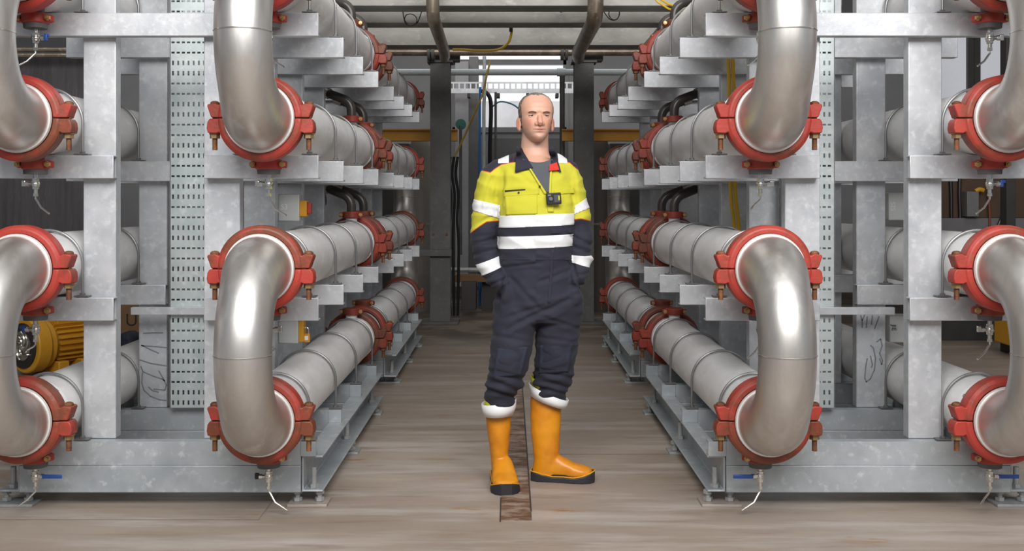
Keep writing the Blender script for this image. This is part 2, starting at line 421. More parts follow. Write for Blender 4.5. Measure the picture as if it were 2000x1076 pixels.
# ------------------------------------------------------------------ grooved couplings
def coupling_proto(mat, boltm, nutm):
    t = thing('pipe_coupling', 'x', 'pipe coupling')
    ri, ro, hw = .1412, .176, .041
    prof = [(ri,-hw),(ro-.014,-hw),(ro,-hw+.012),(ro,hw-.012),(ro-.014,hw),(ri,hw)]
    for sg, nm in ((1, 'upper_half'), (-1, 'lower_half')):
        a0 = .012 if sg > 0 else pi+.012
        m = MB().latheY(prof, 28, a0, a0+pi-.024)
        for sx in (-1, 1):
            # lug: waisted block beside the ring
            if sg > 0: pl = [(.150,.002),(.198,.002),(.204,.020),(.214,.048),(.212,.056),(.182,.060),(.168,.052),(.150,.062)]
            else: pl = [(.150,-.002),(.204,-.002),(.213,-.016),(.216,-.040),(.212,-.060),(.178,-.062),(.166,-.056),(.148,-.075)]
            m.prism([(sx*u, v) for u, v in pl], 'y', -.034, .034)
        m.build(nm, mat, t, True, .004)
    for sx in (-1, 1):
        x = sx*.191
        b = MB().cyl((x,0,.056), (x,0,.063), .019, n=16).ell((x,0,.063), .019, .019, .009, 12, 6)
        b.cyl((x,0,.057), (x,0,-.128), .0105, n=12)
        bo = b.build('bolt', boltm, t)
        MB().cyl((x,0,-.063), (x,0,-.081), .021, n=6).cyl((x,0,-.060), (x,0,-.0645), .023, n=16).build('nut', nutm, bo)
    return t
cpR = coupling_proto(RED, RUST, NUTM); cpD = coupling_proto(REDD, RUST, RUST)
usedR = [False]; usedD = [False]
def place_coupling(loc, lab, grp, dark, rz=0):
    src, u = (cpD, usedD) if dark else (cpR, usedR)
    if not u[0]:
        u[0] = True; src.location = loc; src['label'] = lab; src['group'] = grp; src.rotation_euler = (0,0,rz)
    else: dup(src, loc, lab, rz, grp)
for sd in ('left', 'right'):
    for cn, key in (('aisle', 'ci'), ('outer', 'co')):
        for rw in range(4):
            place_coupling((SIDE[sd][key], CD[0], ROWZ[rw]), 'red bolted coupling on the near %s pipe end, %s column, %s rack' % (ROWN[rw], cn, sd), 'red couplings on the near pipe ends', False)
    for rw in range(4):
        for k, w_ in ((1, 'nearer'), (2, 'farther')):
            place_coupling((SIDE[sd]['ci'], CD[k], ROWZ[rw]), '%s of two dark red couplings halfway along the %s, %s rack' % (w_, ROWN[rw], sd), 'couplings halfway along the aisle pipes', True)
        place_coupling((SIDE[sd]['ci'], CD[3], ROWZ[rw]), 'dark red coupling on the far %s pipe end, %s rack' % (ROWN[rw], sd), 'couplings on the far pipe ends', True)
        # spool piece between the two couplings
        sp = thing('spool_piece', 'short steel spool between the paired couplings, %s, %s rack' % (ROWN[rw], sd), 'pipe', (SIDE[sd]['ci'], CD[1]+.006, ROWZ[rw]), 0, 'spools between the paired couplings')
        L = CD[2]-CD[1]-.012
        MB().latheY([(.128,0),(.1345,0),(.1345,L),(.128,L)], 40).build('spool_wall', CASE, sp)

# ------------------------------------------------------------------ return bends (reducing elbows joined by a weld)
BR = .305
def bend(loc, z0, z1, sgn, lab, grp, closed_top=True):
    # runs from row height z0 up to z1, bulging towards sgn*Y; loc y is the coupling plane
    t = thing('return_bend', lab, 'pipe bend', loc, 0, grp)
    hw = (z1-z0)/2
    def half(flip):
        pts, rad = [], []
        pts.append((0, sgn*.006*-1*-1, 0)); rad.append(.1345)
        pts.append((0, sgn*.03, 0)); rad.append(.1345)
        for k in range(0, 25):
            a = pi/2*k/24
            pts.append((0, sgn*(.03+(BR-.03)*sin(a)), BR*(1-cos(a)))); f = min(1, k/15); f = f*f*(3-2*f)
            rad.append(.1345+(.108-.1345)*f)
        pts.append((0, sgn*BR, hw)); rad.append(.108)
        if flip: pts = [(p[0], p[1], z1-z0-p[2]) for p in pts]
        return MB().tube(pts, rad, 40, False)
    for fl in (False, True):
        half(fl).build('elbow', STEEL, t, True, 0, 60)
        zc = (z1-z0) if fl else 0
        MB().latheY([(.1335,sgn*.0415),(.1400,sgn*.0415),(.1425,sgn*.047),(.1400,sgn*.058),(.131,sgn*.058)], 48, c=(0,0,zc)).build('end_lip', LIPM, t)
    w_ = MB()
    pts = [(.1085*cos(2*pi*k/48), sgn*BR+.1085*sin(2*pi*k/48), hw) for k in range(49)]
    w_.tube(pts, .0022, 6).build('weld_seam', CHROME, t)
    return t
for sd in ('left', 'right'):
    for cn, key in (('aisle', 'ci'), ('outer', 'co')):
        x = SIDE[sd][key]
        bend((x, CD[0], ROWZ[1]), ROWZ[1], ROWZ[0], -1, 'big steel bend coming down into the second row, %s column, %s rack' % (cn, sd), 'steel return bends facing the camera')
        bend((x, CD[0], ROWZ[3]), ROWZ[3], ROWZ[2], -1, 'big steel bend joining third and bottom rows, %s column, %s rack' % (cn, sd), 'steel return bends facing the camera')
    bend((SIDE[sd]['ci'], CD[3], ROWZ[2]), ROWZ[2], ROWZ[1], 1, 'steel bend joining the far ends of the middle rows, %s rack' % sd, 'far return bends')
    t = thing('riser_bend', 'steel elbow rising from the far end of the bottom row, %s rack' % sd, 'pipe bend', (SIDE[sd]['ci'], CD[3], ROWZ[3]))
    pts = [(0,.006,0),(0,.03,0)]+[(0,.03+.275*sin(pi/2*k/16), .275*(1-cos(pi/2*k/16))) for k in range(17)]+[(0,.305,.43)]
    MB().tube(pts, [.1345]*4+[.13]*15+[.12], 28).build('elbow', STEEL, t, True, 0, 60)

# ------------------------------------------------------------------ small branch couplings, drain valves
def branch_proto(mat, boltm, up):
    t = thing('branch_coupling', 'x', 'pipe coupling'); s = 1 if up else -1
    # origin on the branch axis at the middle of the clamp
    n = 28; poly = []
    for k in range(n):
        a = 2*pi*k/n; poly.append((.056*cos(a), .056*sin(a)))
    m = MB().prism(poly, 'z', -.021, .021)
    for sx in (-1, 1):
        pl = [(sx*(.045+.033*cos(q)), .024*sin(q)) for q in [pi*k/8-pi/2 for k in range(9)]]+[(sx*.02,.04),(sx*.02,-.04)]
        m.prism(pl, 'z', -.015, .015)
    m.build('clamp_housing', mat, t, True, .006)
    b = MB()
    for sx in (-1, 1):
        MB().cyl((sx*.062,-.022,0), (sx*.062,-.037,0), .0125, n=6).cyl((sx*.062,-.036,0), (sx*.062,-.045,0), .007, n=8).build('bolt', boltm, t)
    if not up: MB().cyl((0,0,-.021), (0,0,-.041), .049, .047, n=28).build('end_cap', CAPM, t)
    return t
bD = branch_proto(RED, BRASS, False); bU = branch_proto(REDD, BRASS, True)
BY = 4.392; BZ = PR+.046
def valve(loc, lab, handle, hdir, spout, length=.085, hand_mat=None):
    t = thing('drain_valve', lab, 'valve', loc, 0, 'drain valves under the near pipe ends')
    MB().cyl((0,0,0), (0,0,-.020), .009, n=12).cyl((0,0,-.018), (0,0,-.028), .0155, n=6).cyl((0,0,-.028), (0,0,-.052), .0165, n=16).ell((0,0,-.040), .0185, .0185, .015).cyl((0,0,-.052), (0,0,-.062), .0145, n=6).cyl((0,0,-.062), (0,0,-.082), .0085, n=12).cyl((0,0,-.080), (0,0,-.092), .011, n=6).build('valve_body', CHROME, t)
    sx, L = spout
    pts = [(0,0,-.09), (0,0,-.103), (sx*.008,-.004,-.112), (sx*.030,-.014,-.112-.4*L), (sx*L,-.03,-.112-.75*L)]
    MB().tube(pts, .0042, 8).build('outlet_tube', CHROME, t)
    h = hdir
    st = MB().cyl((0,0,-.040), (h*.030,-.004,-.040), .0075, n=10).cyl((h*.026,-.004,-.040), (h*.040,-.005,-.040), .011, n=6)
    hd = st.build('handle_stem', CHROME, t)
    if handle == 'lever':
        MB().obox((h*(.03+.044), -.012, -.038), .085, .006, .017).build('lever', hand_mat or BLUEH, hd, True, .004)
        MB().obox((h*.026, -.010, -.038), .022, .004, .012).build('lever_shank', CHROME, hd)
    elif handle == 'wing':
        MB().obox((h*.046, -.008, -.038), .014, .012, .030).obox((h*.052, -.008, -.030), .022, .008, .012).build('lever', hand_mat or BLUEH, hd, True, .003)
    else:
        MB().obox((h*.048, -.004, -.038), .018, .010, .026).build('lever', hand_mat or CHROME, hd, True, .003)
    return t
V = {('left','co',0): ('wing',1,(-1,.065),BLUEH), ('left','co',1): ('cap',-1,(1,.07),None), ('left','co',2): ('wing',-1,(-1,.03),BLUEH), ('left','co',3): ('lever',1,(-1,.06),BLUEH),
     ('left','ci',0): ('cap',-1,(1,.07),None), ('left','ci',1): ('cap',-1,(1,.08),None), ('left','ci',2): ('cap',1,(1,.02),None), ('left','ci',3): ('cap',-1,(1,.085),BLACK),
     ('right','ci',0): ('cap',1,(-1,.06),None), ('right','ci',1): ('cap',1,(-1,.045),None), ('right','ci',2): ('cap',1,(-1,.06),None), ('right','ci',3): ('lever',-1,(-1,.085),BLUEH),
     ('right','co',0): ('cap',1,(-1,.065),None), ('right','co',1): ('wing',1,(-1,.07),BLUEH), ('right','co',2): ('cap',-1,(-1,.065),None), ('right','co',3): ('lever',1,(-1,.05),BLUEH)}
fd = [True]; fu = [True]
for sd in ('left', 'right'):
    for cn, key in (('aisle', 'ci'), ('outer', 'co')):
        for rw in range(4):
            x = SIDE[sd][key]; z = ROWZ[rw]-BZ
            lab = 'small red two bolt clamp under the %s pipe, %s column, %s rack' % (ROWN[rw], cn, sd)
            if fd[0]:
                fd[0] = False; bD.location = (x, BY, z); bD['label'] = lab; bD['group'] = 'small clamps under the near pipe ends'
            else: dup(bD, (x, BY, z), lab, 0, 'small clamps under the near pipe ends')
            hk, hd, so, hm = V[(sd, key, rw)]
            hw = {'lever': 'lever handle', 'wing': 'stub handle', 'cap': 'bare stem'}[hk]
            hc = 'blue ' if hm is BLUEH else ('black ' if hm is BLACK else '')
            valve((x, BY, z-.041), 'drain valve with %s%s below the %s, %s column, %s rack' % (hc, hw, ROWN[rw], cn, sd), hk, hd, so, hand_mat=hm)
    for rw in range(4):
        for k, dy in ((1, -.10), (2, .10)):
            loc = (SIDE[sd]['ci'], CD[k]+dy, ROWZ[rw]+BZ)
            lab = 'small dark red clamp topping the %s %s the paired couplings, %s rack' % (ROWN[rw], 'just before' if k == 1 else 'just past', sd)
            if fu[0]:
                fu[0] = False; bU.location = loc; bU['label'] = lab; bU['group'] = 'small clamps on top of the aisle pipes'
            else: dup(bU, loc, lab, 0, 'small clamps on top of the aisle pipes')
            if rw < 3:
                s = -1 if sd == 'left' else 1
                h = thing('hose_elbow', 'dark bent hose rising just %s the paired couplings, %s, %s rack' % ('before' if k == 1 else 'past', ROWN[rw], sd), 'hose', (loc[0], loc[1], loc[2]+.0215), 0, 'dark hoses on the aisle pipes')
                pts = [(0,0,0), (0,0,.03)]+[(s*.085*(1-cos(q)), 0, .03+.085*sin(q)) for q in [R(9*k2) for k2 in range(1, 8)]]
                pts += [(pts[-1][0]+s*.13, .05 if k == 1 else 0, pts[-1][2]+.05)]
                MB().tube(pts, .029, 16).build('hose_wall', DARKHOSE, h)
                cc = MB().cyl(Vector(pts[-1])-Vector((s*.03,0,.012)), Vector(pts[-1])+Vector((s*.02,0,.008)), .036, n=16); cc.build('hose_clip', CHROME, h)

# ------------------------------------------------------------------ perforated cable trays
def tray(side, x0, x1, label):
    y = 5.12; z0, z1 = .30, 2.62
    t = thing('cable_tray', label, 'cable tray', ((x0+x1)/2, y, z0))
    cw, rh = .0252, .0502; nc = int((x1-x0)/cw); nr = int((z1-z0)/rh)
    m = MB(); mx = ((x1-x0)-nc*cw)/2
    ox = -(x1-x0)/2
    m.box(ox, ox+mx, 0, .002, 0, z1-z0).box(-ox-mx, -ox, 0, .002, 0, z1-z0)
    for r_ in range(nr):
        for c in range(nc):
            a = ox+mx+c*cw; b_ = a+cw; p = r_*rh; q = p+rh
            w_, h_ = (.0045, .011) if r_ % 4 < 2 else (.008, .0045)
            cx, cz = (a+b_)/2, (p+q)/2
            vs = [(a,0,p),(b_,0,p),(b_,0,q),(a,0,q),(cx-w_,0,cz-h_),(cx+w_,0,cz-h_),(cx+w_,0,cz+h_),(cx-w_,0,cz+h_)]
            m.add(vs, [(0,1,5,4),(1,2,6,5),(2,3,7,6),(3,0,4,7)])
    me = m.mesh('tray_plate'); o = link(me, 'tray_plate', TRAYM, t, False)
    so = o.modifiers.new('thick', 'SOLIDIFY'); so.thickness = .0015
    for sx in (-1, 1):
        MB().box(sx*-ox-.002, sx*-ox+.002, 0, .045, 0, z1-z0).build('side_flange', GALVD, t, False)
    return t
tray('left', -1.655, -1.40, 'perforated zinc cable tray standing upright between the left rack posts')
tray('right', 1.335, 1.585, 'perforated zinc cable tray standing upright between the right rack posts')
for sd, a, b_ in (('left', -1.835, -1.36), ('right', 1.30, 1.868)):
    z = .775
    o = tag(MB().channel(a, b_, 5.085, .03, z-.018, z+.018, .003).build('strut_bar', GALV, None, True, .002), 'short galvanised strut bar across the cable tray of the %s rack' % sd, 'bar')

# ------------------------------------------------------------------ small fittings on the racks
def text_obj(name, body, loc, size, mat, parent=None, rot=(pi/2,0,0), ext=.0006):
    cu = bpy.data.curves.new(name, 'FONT'); cu.body = body; cu.size = size; cu.extrude = ext; cu.align_x = 'CENTER'; cu.align_y = 'CENTER'
    tmp = bpy.data.objects.new(name, cu); COL.objects.link(tmp)
    me = bpy.data.meshes.new_from_object(tmp.evaluated_get(bpy.context.evaluated_depsgraph_get()))
    bpy.data.objects.remove(tmp)
    o = link(me, name, mat, parent, False); o.location = loc; o.rotation_euler = rot
    return o
def stroke(pts, r=.004, flat=.0012):
    return pts
def enclosure(label, px0, px1, py0, py1, D, extra, marks):
    a, b_ = P(px0, py1, D), P(px1, py0, D)
    t = thing('control_box', label, 'electrical box', ((a.x+b_.x)/2, D, a.z), 0, None)
    w_, h = b_.x-a.x, b_.z-a.z
    MB().box(-w_/2, w_/2, 0, .09, 0, h).build('box_body', BOXM, t, True, .005)
    if marks: text_obj('hand_written_mark', marks[0], (-w_/2+marks[1]*w_, -.0007, h*marks[2]), marks[3], marks[4], t, (pi/2, marks[5], 0))
    if extra == 'switch':
        MB().box(w_/2-.001, w_/2+.036, .012, .08, .17*h, .75*h).build('switch_plate', YELM, t, True, .004)
        k = MB().box(w_/2+.036, w_/2+.056, .02, .06, .27*h, .70*h); kn = k.build('switch_knob', RED, t, True, .004)
    if extra == 'lock':
        MB().box(w_/2-.001, w_/2+.026, .012, .08, .05*h, .98*h).build('switch_plate', YELM, t, True, .004)
    return t, w_, h
WHITEINK = simple('white marker', (.8,.8,.78), .5)
enclosure('pale box with yellow and red switch behind the left aisle post', 543, 584, 379, 432, 5.31, 'switch', ('S3', .30, .52, .038, WHITEINK, 0))
enclosure('pale box with yellow edge plate low behind the left aisle post', 543, 582, 626, 671, 5.31, 'lock', None)
enclosure('pale grey box behind the right outer post, upper of the two', 1736, 1784, 376, 430, 5.31, None, ('S2S', .16, .5, .032, WHITEINK, R(90)))
enclosure('pale grey box behind the right outer post, lower of the two', 1738, 1786, 616, 669, 5.31, None, ('JIE', .16, .55, .032, INK, R(90)))
# padlock hanging on the lower left box
D = 5.36; c = P(598, 657, D)
pl = thing('padlock', 'yellow padlock hanging beside the low pale box in the left rack', 'padlock', (c.x, D, c.z-.03))
MB().box(-.019, .019, -.008, .012, 0, .045).build('lock_body', YELM, pl, True, .004)
MB().tube([(-.012,0,.04), (-.012,0,.065), (-.008,0,.073), (0,0,.077), (.008,0,.073), (.012,0,.065), (.012,0,.04)], .0035, 8).build('shackle', CHROME, pl)
MB().box(-.012, .012, -.0095, -.008, .012, .034).build('lock_label', BAND, pl, False)

def scribble(rackname, lines, D, name):
    m = MB()
    for ln in lines:
        for i in range(len(ln)-1):
            A, B = P(ln[i][0], ln[i][1], D), P(ln[i+1][0], ln[i+1][1], D)
            d = B-A; n = Vector((-d.z, 0, d.x)).normalized()*.0032
            e = d.normalized()*.001
            m.add([A-n-e, B-n+e, B+n+e, A+n-e], [(0,1,2,3)])
    return m
MARK = simple('faint marker pen', (.20,.21,.23), .6)
def scrib_part(side, lines, D):
    rk = [o for o in COL.objects if o.name.startswith('pipe_rack') and side in o['label'] and 'near' in o['label']][0]
    m = scribble(None, lines, D, None); m.v = [tuple(Vector(v)-Vector(rk.location)) for v in m.v]
    for ln in lines:
        q = scribble(None, [ln], D, None); q.v = [tuple(Vector(v)-Vector(rk.location)) for v in q.v]
        q.build('pen_stroke', MARK, rk, False)
scrib_part('left', [[(280,651),(300,650),(318,650)], [(276,675),(304,677),(326,679)], [(276,674),(292,682),(310,690)], [(273,703),(295,710),(327,715)],
    [(275,715),(279,726),(300,735),(316,740),(322,744)], [(278,728),(277,748),(281,762),(294,774),(312,781),(325,782)], [(310,724),(318,738),(325,752),(322,762),(300,760)], [(290,756),(298,763),(310,766)]], 5.2215)
scrib_part('right', [[(1681,616),(1684,626),(1684,640)], [(1690,612),(1684,626)], [(1694,618),(1692,640)], [(1704,616),(1702,634)], [(1717,618),(1708,642)],
    [(1700,674),(1706,680),(1710,700),(1708,722),(1700,740),(1692,746),(1689,738),(1691,715),(1694,700)], [(1712,668),(1720,662),(1723,675),(1718,690),(1724,705),(1722,712),(1718,700)], [(1700,695),(1704,712),(1702,718)]], 5.2215)

# yellow cable pair in the right rack, yellow hose above
for k, (dx, nm) in enumerate(((0, 'left'), (9, 'right'))):
    pts = [P(1421+dx*.9, -40, 5.74), P(1422+dx, 110, 5.74), P(1425+dx, 200, 5.74), P(1426+dx, 300, 5.74), P(1427+dx, 380, 5.74), P(1433+dx, 430, 5.74), P(1438+dx, 520, 5.74)]
    tag(MB().tube(pts, .0105, 10).build('yellow_cable', YHOSE), 'yellow cable hanging down inside the right rack, %s one of the pair' % nm, 'cable', 'yellow cables in the right rack')
for k, dy in enumerate((0, 9)):
    pts = [P(1262, -38+dy, 6.9), P(1284, -6+dy, 6.9), P(1305, 8+dy, 6.9), P(1330, 16+dy, 6.95), P(1362, 20+dy, 7.0), P(1400, 15+dy, 7.1)]
    tag(MB().tube(pts, .0072, 10).build('yellow_hose', YHOSE), 'yellow hose looping above the right top row, %s strand' % ('upper', 'lower')[k], 'hose', 'yellow hoses above the right rack')

# ------------------------------------------------------------------ steelwork across the aisle
def ibeamX(x0, x1, y, w_, z0, z1, t=.014):
    return MB().box(x0, x1, y, y+w_, z0, z0+t).box(x0, x1, y, y+w_, z1-t, z1).box(x0, x1, y+w_/2-.006, y+w_/2+.006, z0, z1)
for y, z0, z1, lb in ((7.57, 2.712, 2.90, 'nearest'), (8.30, 2.712, 2.90, 'middle'), (9.50, 2.712, 2.90, 'farthest')):
    tag(MB().channel(-2.3, 2.4, y, .24, z0, z1, .012).build('overhead_beam', BEAMD, None, True, .004), 'weathered zinc beam crossing over the aisle, %s of the three' % lb, 'beam', 'beams over the aisle')
for sd, p0, p1 in (('left', 840, 879), ('right', 1122, 1160)):
    D = 11.1; a, b_ = P(p0, 632, D).x, P(p1, 632, D).x
    t = thing('steel_column', 'dark grey steel column at the %s end of the aisle' % sd, 'column', ((a+b_)/2, D, 0), 0, None)
    hw = (b_-a)/2; zt = P(0, 122, D).z
    m = MB().box(-hw, hw, 0, .014, .03, zt).box(-hw, hw, .19, .204, .03, zt).box(-.006, .006, .013, .191, .03, zt)
    m.build('column_shaft', COLM, t, False)
    MB().box(-hw-.09, hw+.09, -.10, .30, 0, .03).build('base_plate', COLM, t, True, .004)
    MB().box(-hw-.03, hw+.03, -.03, .23, zt, zt+.02).build('cap_plate', COLM, t, False)
    for q in (-.07, .07): MB().cyl((q, -.012, .95), (q, 0, .95), .014, n=6).build('bolt', RUST, t)
    br = MB().box(-hw-.02, hw+.10, .02, .18, zt+.02, zt+.12); br.build('head_block', COLM, t, True, .01)
    if sd == 'left':
        MB().box(-hw-.14, hw+.02, -.06, -.001, P(0,500,D).z, P(0,487,D).z).build('side_bracket', COLM, t, True, .004)
    # flanged pipe end beside the head block
def yellow_beam(p0, p1, lb):
    D = 11.7; a, b_ = P(p0,0,D).x, P(p1,0,D).x; z0, z1 = P(0,275,D).z, P(0,252,D).z
    tag(ibeamX(a, b_, D, .12, z0, z1).build('yellow_beam', YELM, None, False), lb, 'beam', 'yellow runway beams')
yellow_beam(700, 893, 'yellow steel beam passing behind the left grey column')
yellow_beam(1098, 1300, 'yellow steel beam passing behind the right grey column')
# brown tarnished header between the column heads
D = 10.97; z = P(0, 101, D).z
t = thing('header_pipe', 'tarnished brown pipe running across between the column heads', 'pipe', (0, D, z))
MB().tube([(P(735,0,D).x,0,0), (P(1290,0,D).x,0,0)], .044, 20).build('pipe_wall', BROWNP, t)
for px in (838, 846, 1098, 1106):
    MB().cyl((P(px,0,D).x-.016,0,0), (P(px,0,D).x+.016,0,0), .090, n=24).build('flange', COLM, t)
for px, lb, r in ((846, 'left', .046), (1156, 'right', .056)):
    x = -.531 if lb == 'left' else .596; xm = -.552 if lb == 'left' else .587; xe = -.66 if lb == 'left' else .70; za = 2.571
    pts = [(x, 7.26, 3.6), (x, 7.26, za+.14), (x, 7.28, za+.06), (x, 7.34, za+.015), (x, 7.45, za), (xm, 8.91, za), ((xm+xe)/2, 9.78, 2.635), (xe, 10.86, 2.80)]
    tag(MB().tube(pts, r, 20).build('drop_pipe', BROWNP), 'tarnished pipe dropping from above and turning back, %s side of the aisle' % lb, 'pipe', 'drop pipes over the aisle')
D = 12.0; z = P(0, 141, D).z
t = thing('service_pipe', 'pale blue grey pipe crossing in front of the bright window', 'pipe', (0, D, z))
MB().tube([(P(760,0,D).x,0,0), (P(1275,0,D).x,0,0)], .037, 18).build('pipe_wall', BLUEPIPE, t)
for px in (858, 1146): MB().cyl((P(px,0,D).x,0,.03), (P(px,0,D).x,0,5.0-z), .012, n=8).build('hanger_rod', COLM, t)
for px in (1096,): MB().cyl((P(px-8,0,D).x,0,0), (P(px+8,0,D).x,0,0), .048, n=18).build('pipe_joint', BLUEPIPE, t)
MB().cyl((P(1098,0,D).x,0,-.04), (P(1098,0,D).x,0,-1.0), .03, n=12).build('drop_leg', COLM, t)
# horizontal cable ladder
D = 13.4; a, b_ = P(858,0,D).x, P(1146,0,D).x; z0, z1 = P(0,182,D).z, P(0,160,D).z
t = thing('cable_ladder', 'grey perforated cable ladder crossing below the pale blue pipe', 'cable tray', ((a+b_)/2, D, z0))
hw = (b_-a)/2; h = z1-z0
for q in (-hw+.02, hw-.02): MB().cyl((q,.02,h*.9), (q,.02,5.0-z0), .012, n=8).build('hanger_rod', COLM, t)
MB().box(-hw, hw, 0, .01, 0, h*.42).box(-hw, hw, 0, .01, h*.86, h).build('side_rail', GALV, t, False)
for k in range(26):
    x = -hw+2*hw*(k+.5)/26; MB().box(x-.010, x+.010, .001, .009, h*.42, h*.86).build('rung', GALV, t, False)
for k in range(4): MB().box(-hw*.6+k*.4*hw-.02, -hw*.6+k*.4*hw+.02, -.01, .2, -.05, 0).build('hanger', DARKM, t, False)
def cable(name, label, cat, pts, r, mat, group=None, n=8, smooth=6):
    pts = [Vector(p) for p in pts]; out = []
    for i in range(len(pts)-1):
        p0, p1_, p2_, p3 = pts[max(i-1,0)], pts[i], pts[i+1], pts[min(i+2,len(pts)-1)]
        for k in range(smooth):
            q = k/smooth
            out.append(.5*((2*p1_)+(p2_-p0)*q+(2*p0-5*p1_+4*p2_-p3)*q*q+(3*p1_-p0-3*p2_+p3)*q**3))
    out.append(pts[-1])
    return tag(MB().tube(out, r, n).build(name, mat), label, cat, group)
def px_cable(name, label, cat, pl, D, wpx, mat, group=None):
    return cable(name, label, cat, [P(x, y, D) for x, y in pl], wpx/2*D/F, mat, group)
px_cable('yellow_air_hose', 'yellow hose sagging below the beams in the middle of the aisle', 'hose', [(998,45),(999,64),(992,84),(972,97),(935,99),(905,97),(884,97)], 8.9, 5, YHOSE)
o = px_cable('hose_grip', 'black grip hanging at the upper end of the sagging yellow hose', 'grip', [(998,40),(998,62)], 8.88, 7, BLACK)
px_cable('air_line', 'thin yellow air line slanting down left of the man', 'hose', [(958,118),(950,150),(942,185),(925,225),(905,270),(886,310)], 11.93, 4, simple('dull yellow cord', (.45,.30,.06), .6))
px_cable('wire_coil', 'thin black wire with a loop hanging over the left side', 'wire', [(787,-30),(787,20),(790,38),(800,50),(812,46),(814,36),(806,28),(794,29),(790,40),(798,50),(815,44),(824,22),(836,2)], 8.2, 2, BLACK, 'black wire loops over the aisle')
px_cable('wire_coil', 'thin black wire with a loop hanging over the right side', 'wire', [(1170,6),(1180,24),(1192,38),(1204,38),(1210,26),(1204,16),(1194,17),(1189,28),(1196,38),(1206,36),(1210,22),(1210,-25)], 8.2, 2, BLACK, 'black wire loops over the aisle')
px_cable('black_strap', 'short black strap end hanging above the middle of the aisle', 'strap', [(1099,-30),(1097,2),(1096,24)], 8.2, 5, BLACK)
px_cable('blue_hose', 'bright blue hose running straight down left of the man', 'hose', [(938,170),(937,205),(937,260),(937,320),(939,400),(937,597)], 13.0, 5, simple('bright blue hose', (.02,.17,.50), .4))
px_cable('conduit_pipe', 'light grey conduit standing between blue and black hoses', 'pipe', [(946,110),(946,175),(946,190),(945,215),(945,320),(945,597)], 13.0, 7, GALV)
px_cable('black_hose', 'thick black hose curving over and down beside the light conduit', 'hose', [(936,178),(948,180),(957,192),(959,220),(957,280),(957,340),(958,595)], 13.1, 8, BLACK)
px_cable('thin_post', 'thin brown grey post right of the thick black hose', 'post', [(968,180),(968,260),(968,340),(968,594)], 13.2, 5, COLM)
px_cable('teal_wire', 'thin teal wire arching beside the man\'s head', 'wire', [(962,208),(975,199),(990,200),(1005,206),(1016,215)], 13.2, 3, simple('teal wire', (.04,.22,.30), .5))
for k, (x, lb) in enumerate(((878, 'leftmost'), (885, 'middle'), (892, 'rightmost'))):
    px_cable('hanging_hose', '%s of the black hoses hanging behind the left grey column' % lb, 'hose', [(x+2,306),(x-2,340),(x+3,380),(x+1,430),(x+(k-1)*4,480),(x+2,616)], 11.9, 5.5, BLACK, 'black hoses behind the left column')
D = 13.6
def slab(name, label, cat, px0, px1, py0, py1, D, dep, mat, bevel=.004):
    a, b_ = P(px0, py1, D), P(px1, py0, D)
    return tag(MB().box(a.x, b_.x, D, D+dep, max(a.z, 0), b_.z).build(name, mat, None, True, bevel), label, cat)
slab('wall_cabinet', 'tall light grey cabinet panel behind the green disc', 'cabinet', 889, 915, 120, 560, 13.9, .3, simple('light grey sheet', (.34,.34,.36), .5))
slab('duct_column', 'mid grey duct standing between the cabinet panel and blue hose', 'duct', 916, 934, 110, 560, 14.2, .3, simple('mid grey sheet', (.17,.17,.175), .5))
slab('wall_panel', 'wide grey panel standing behind the hoses and the man', 'panel', 960, 1110, 270, 640, 14.6, .1, simple('dusky grey sheet', (.13,.13,.135), .5))
tk = thing('storage_tank', 'grey beige tank lying behind the man\'s right elbow', 'tank', P(950, 476, 12.6))
MB().tube([(-.10,0,0), (-.07,0,0), (.75,0,0), (.78,0,0)], [.20,.28,.28,.20], 28).build('tank_shell', simple('tank grey beige', (.24,.22,.19), .5), tk)
MB().box(-.05, .75, -.2, .2, P(0,640,12.6).z*0-P(0,476,12.6).z+.001, -.24).build('tank_stand', DARKM, tk)
px_cable('floor_pipe', 'light grey pipe running level below the tank', 'pipe', [(880,527),(930,527),(1010,527)], 12.1, 9, GALVD)
slab('dark_chest', 'dark equipment chest on the floor left of the man\'s legs', 'chest', 901, 930, 552, 606, 11.9, .25, DARKM)
slab('timber_sleeper', 'brown timber lying level behind the dark chest', 'timber', 885, 1010, 537, 551, 12.2, .2, CARD)
gd = thing('wall_reel', 'round green disc on a pole near the left grey column', 'reel', P(900, 243, 12.9))
MB().cyl((0,-.03,0), (0,.03,0), .065*1.0, n=28).build('reel_disc', simple('dark green paint', (.01,.13,.10), .4), gd)
MB().cyl((0,-.04,-.02), (0,-.04,-1.6), .018, n=10).build('pole', COLM, gd)
# pieces seen in the far left and far right of the aisle
def upright_tank(label, px0, px1, py0, py1, D, mat):
    a = P((px0+px1)/2, 0, D).x; r = (px1-px0)/2*D/F
    z0, z1 = max(0, P(0,py1,D).z), P(0,py0,D).z
    t = thing('upright_vessel', label, 'vessel', (a, D, z0))
    MB().tube([(0,0,0), (0,0,z1-z0-.12), (0,0,z1-z0-.04), (0,0,z1-z0)], [r, r, r*.85, r*.4], 28).build('vessel_shell', mat, t)
    MB().cyl((0,0,(z1-z0)*.5), (0,0,(z1-z0)*.5+.02), r*1.02, n=28).build('vessel_band', GALVD, t)
BEIGE = simple('dull beige vessel', (.26,.24,.22), .5)
upright_tank('dull beige vessel behind the left far pipe ends', 800, 842, 270, 640, 12.4, BEIGE)
upright_tank('dull beige vessel behind the right far pipe ends', 1150, 1190, 270, 640, 12.4, simple('dull brown vessel', (.12,.105,.095), .5))
slab('dark_machine', 'dark machine block behind the right far pipe ends', 'machine', 1192, 1330, 280, 640, 13.0, .6, DARKM)
slab('dark_locker', 'dark locker behind the left far pipe ends', 'locker', 660, 798, 280, 640, 13.0, .6, DARKM)
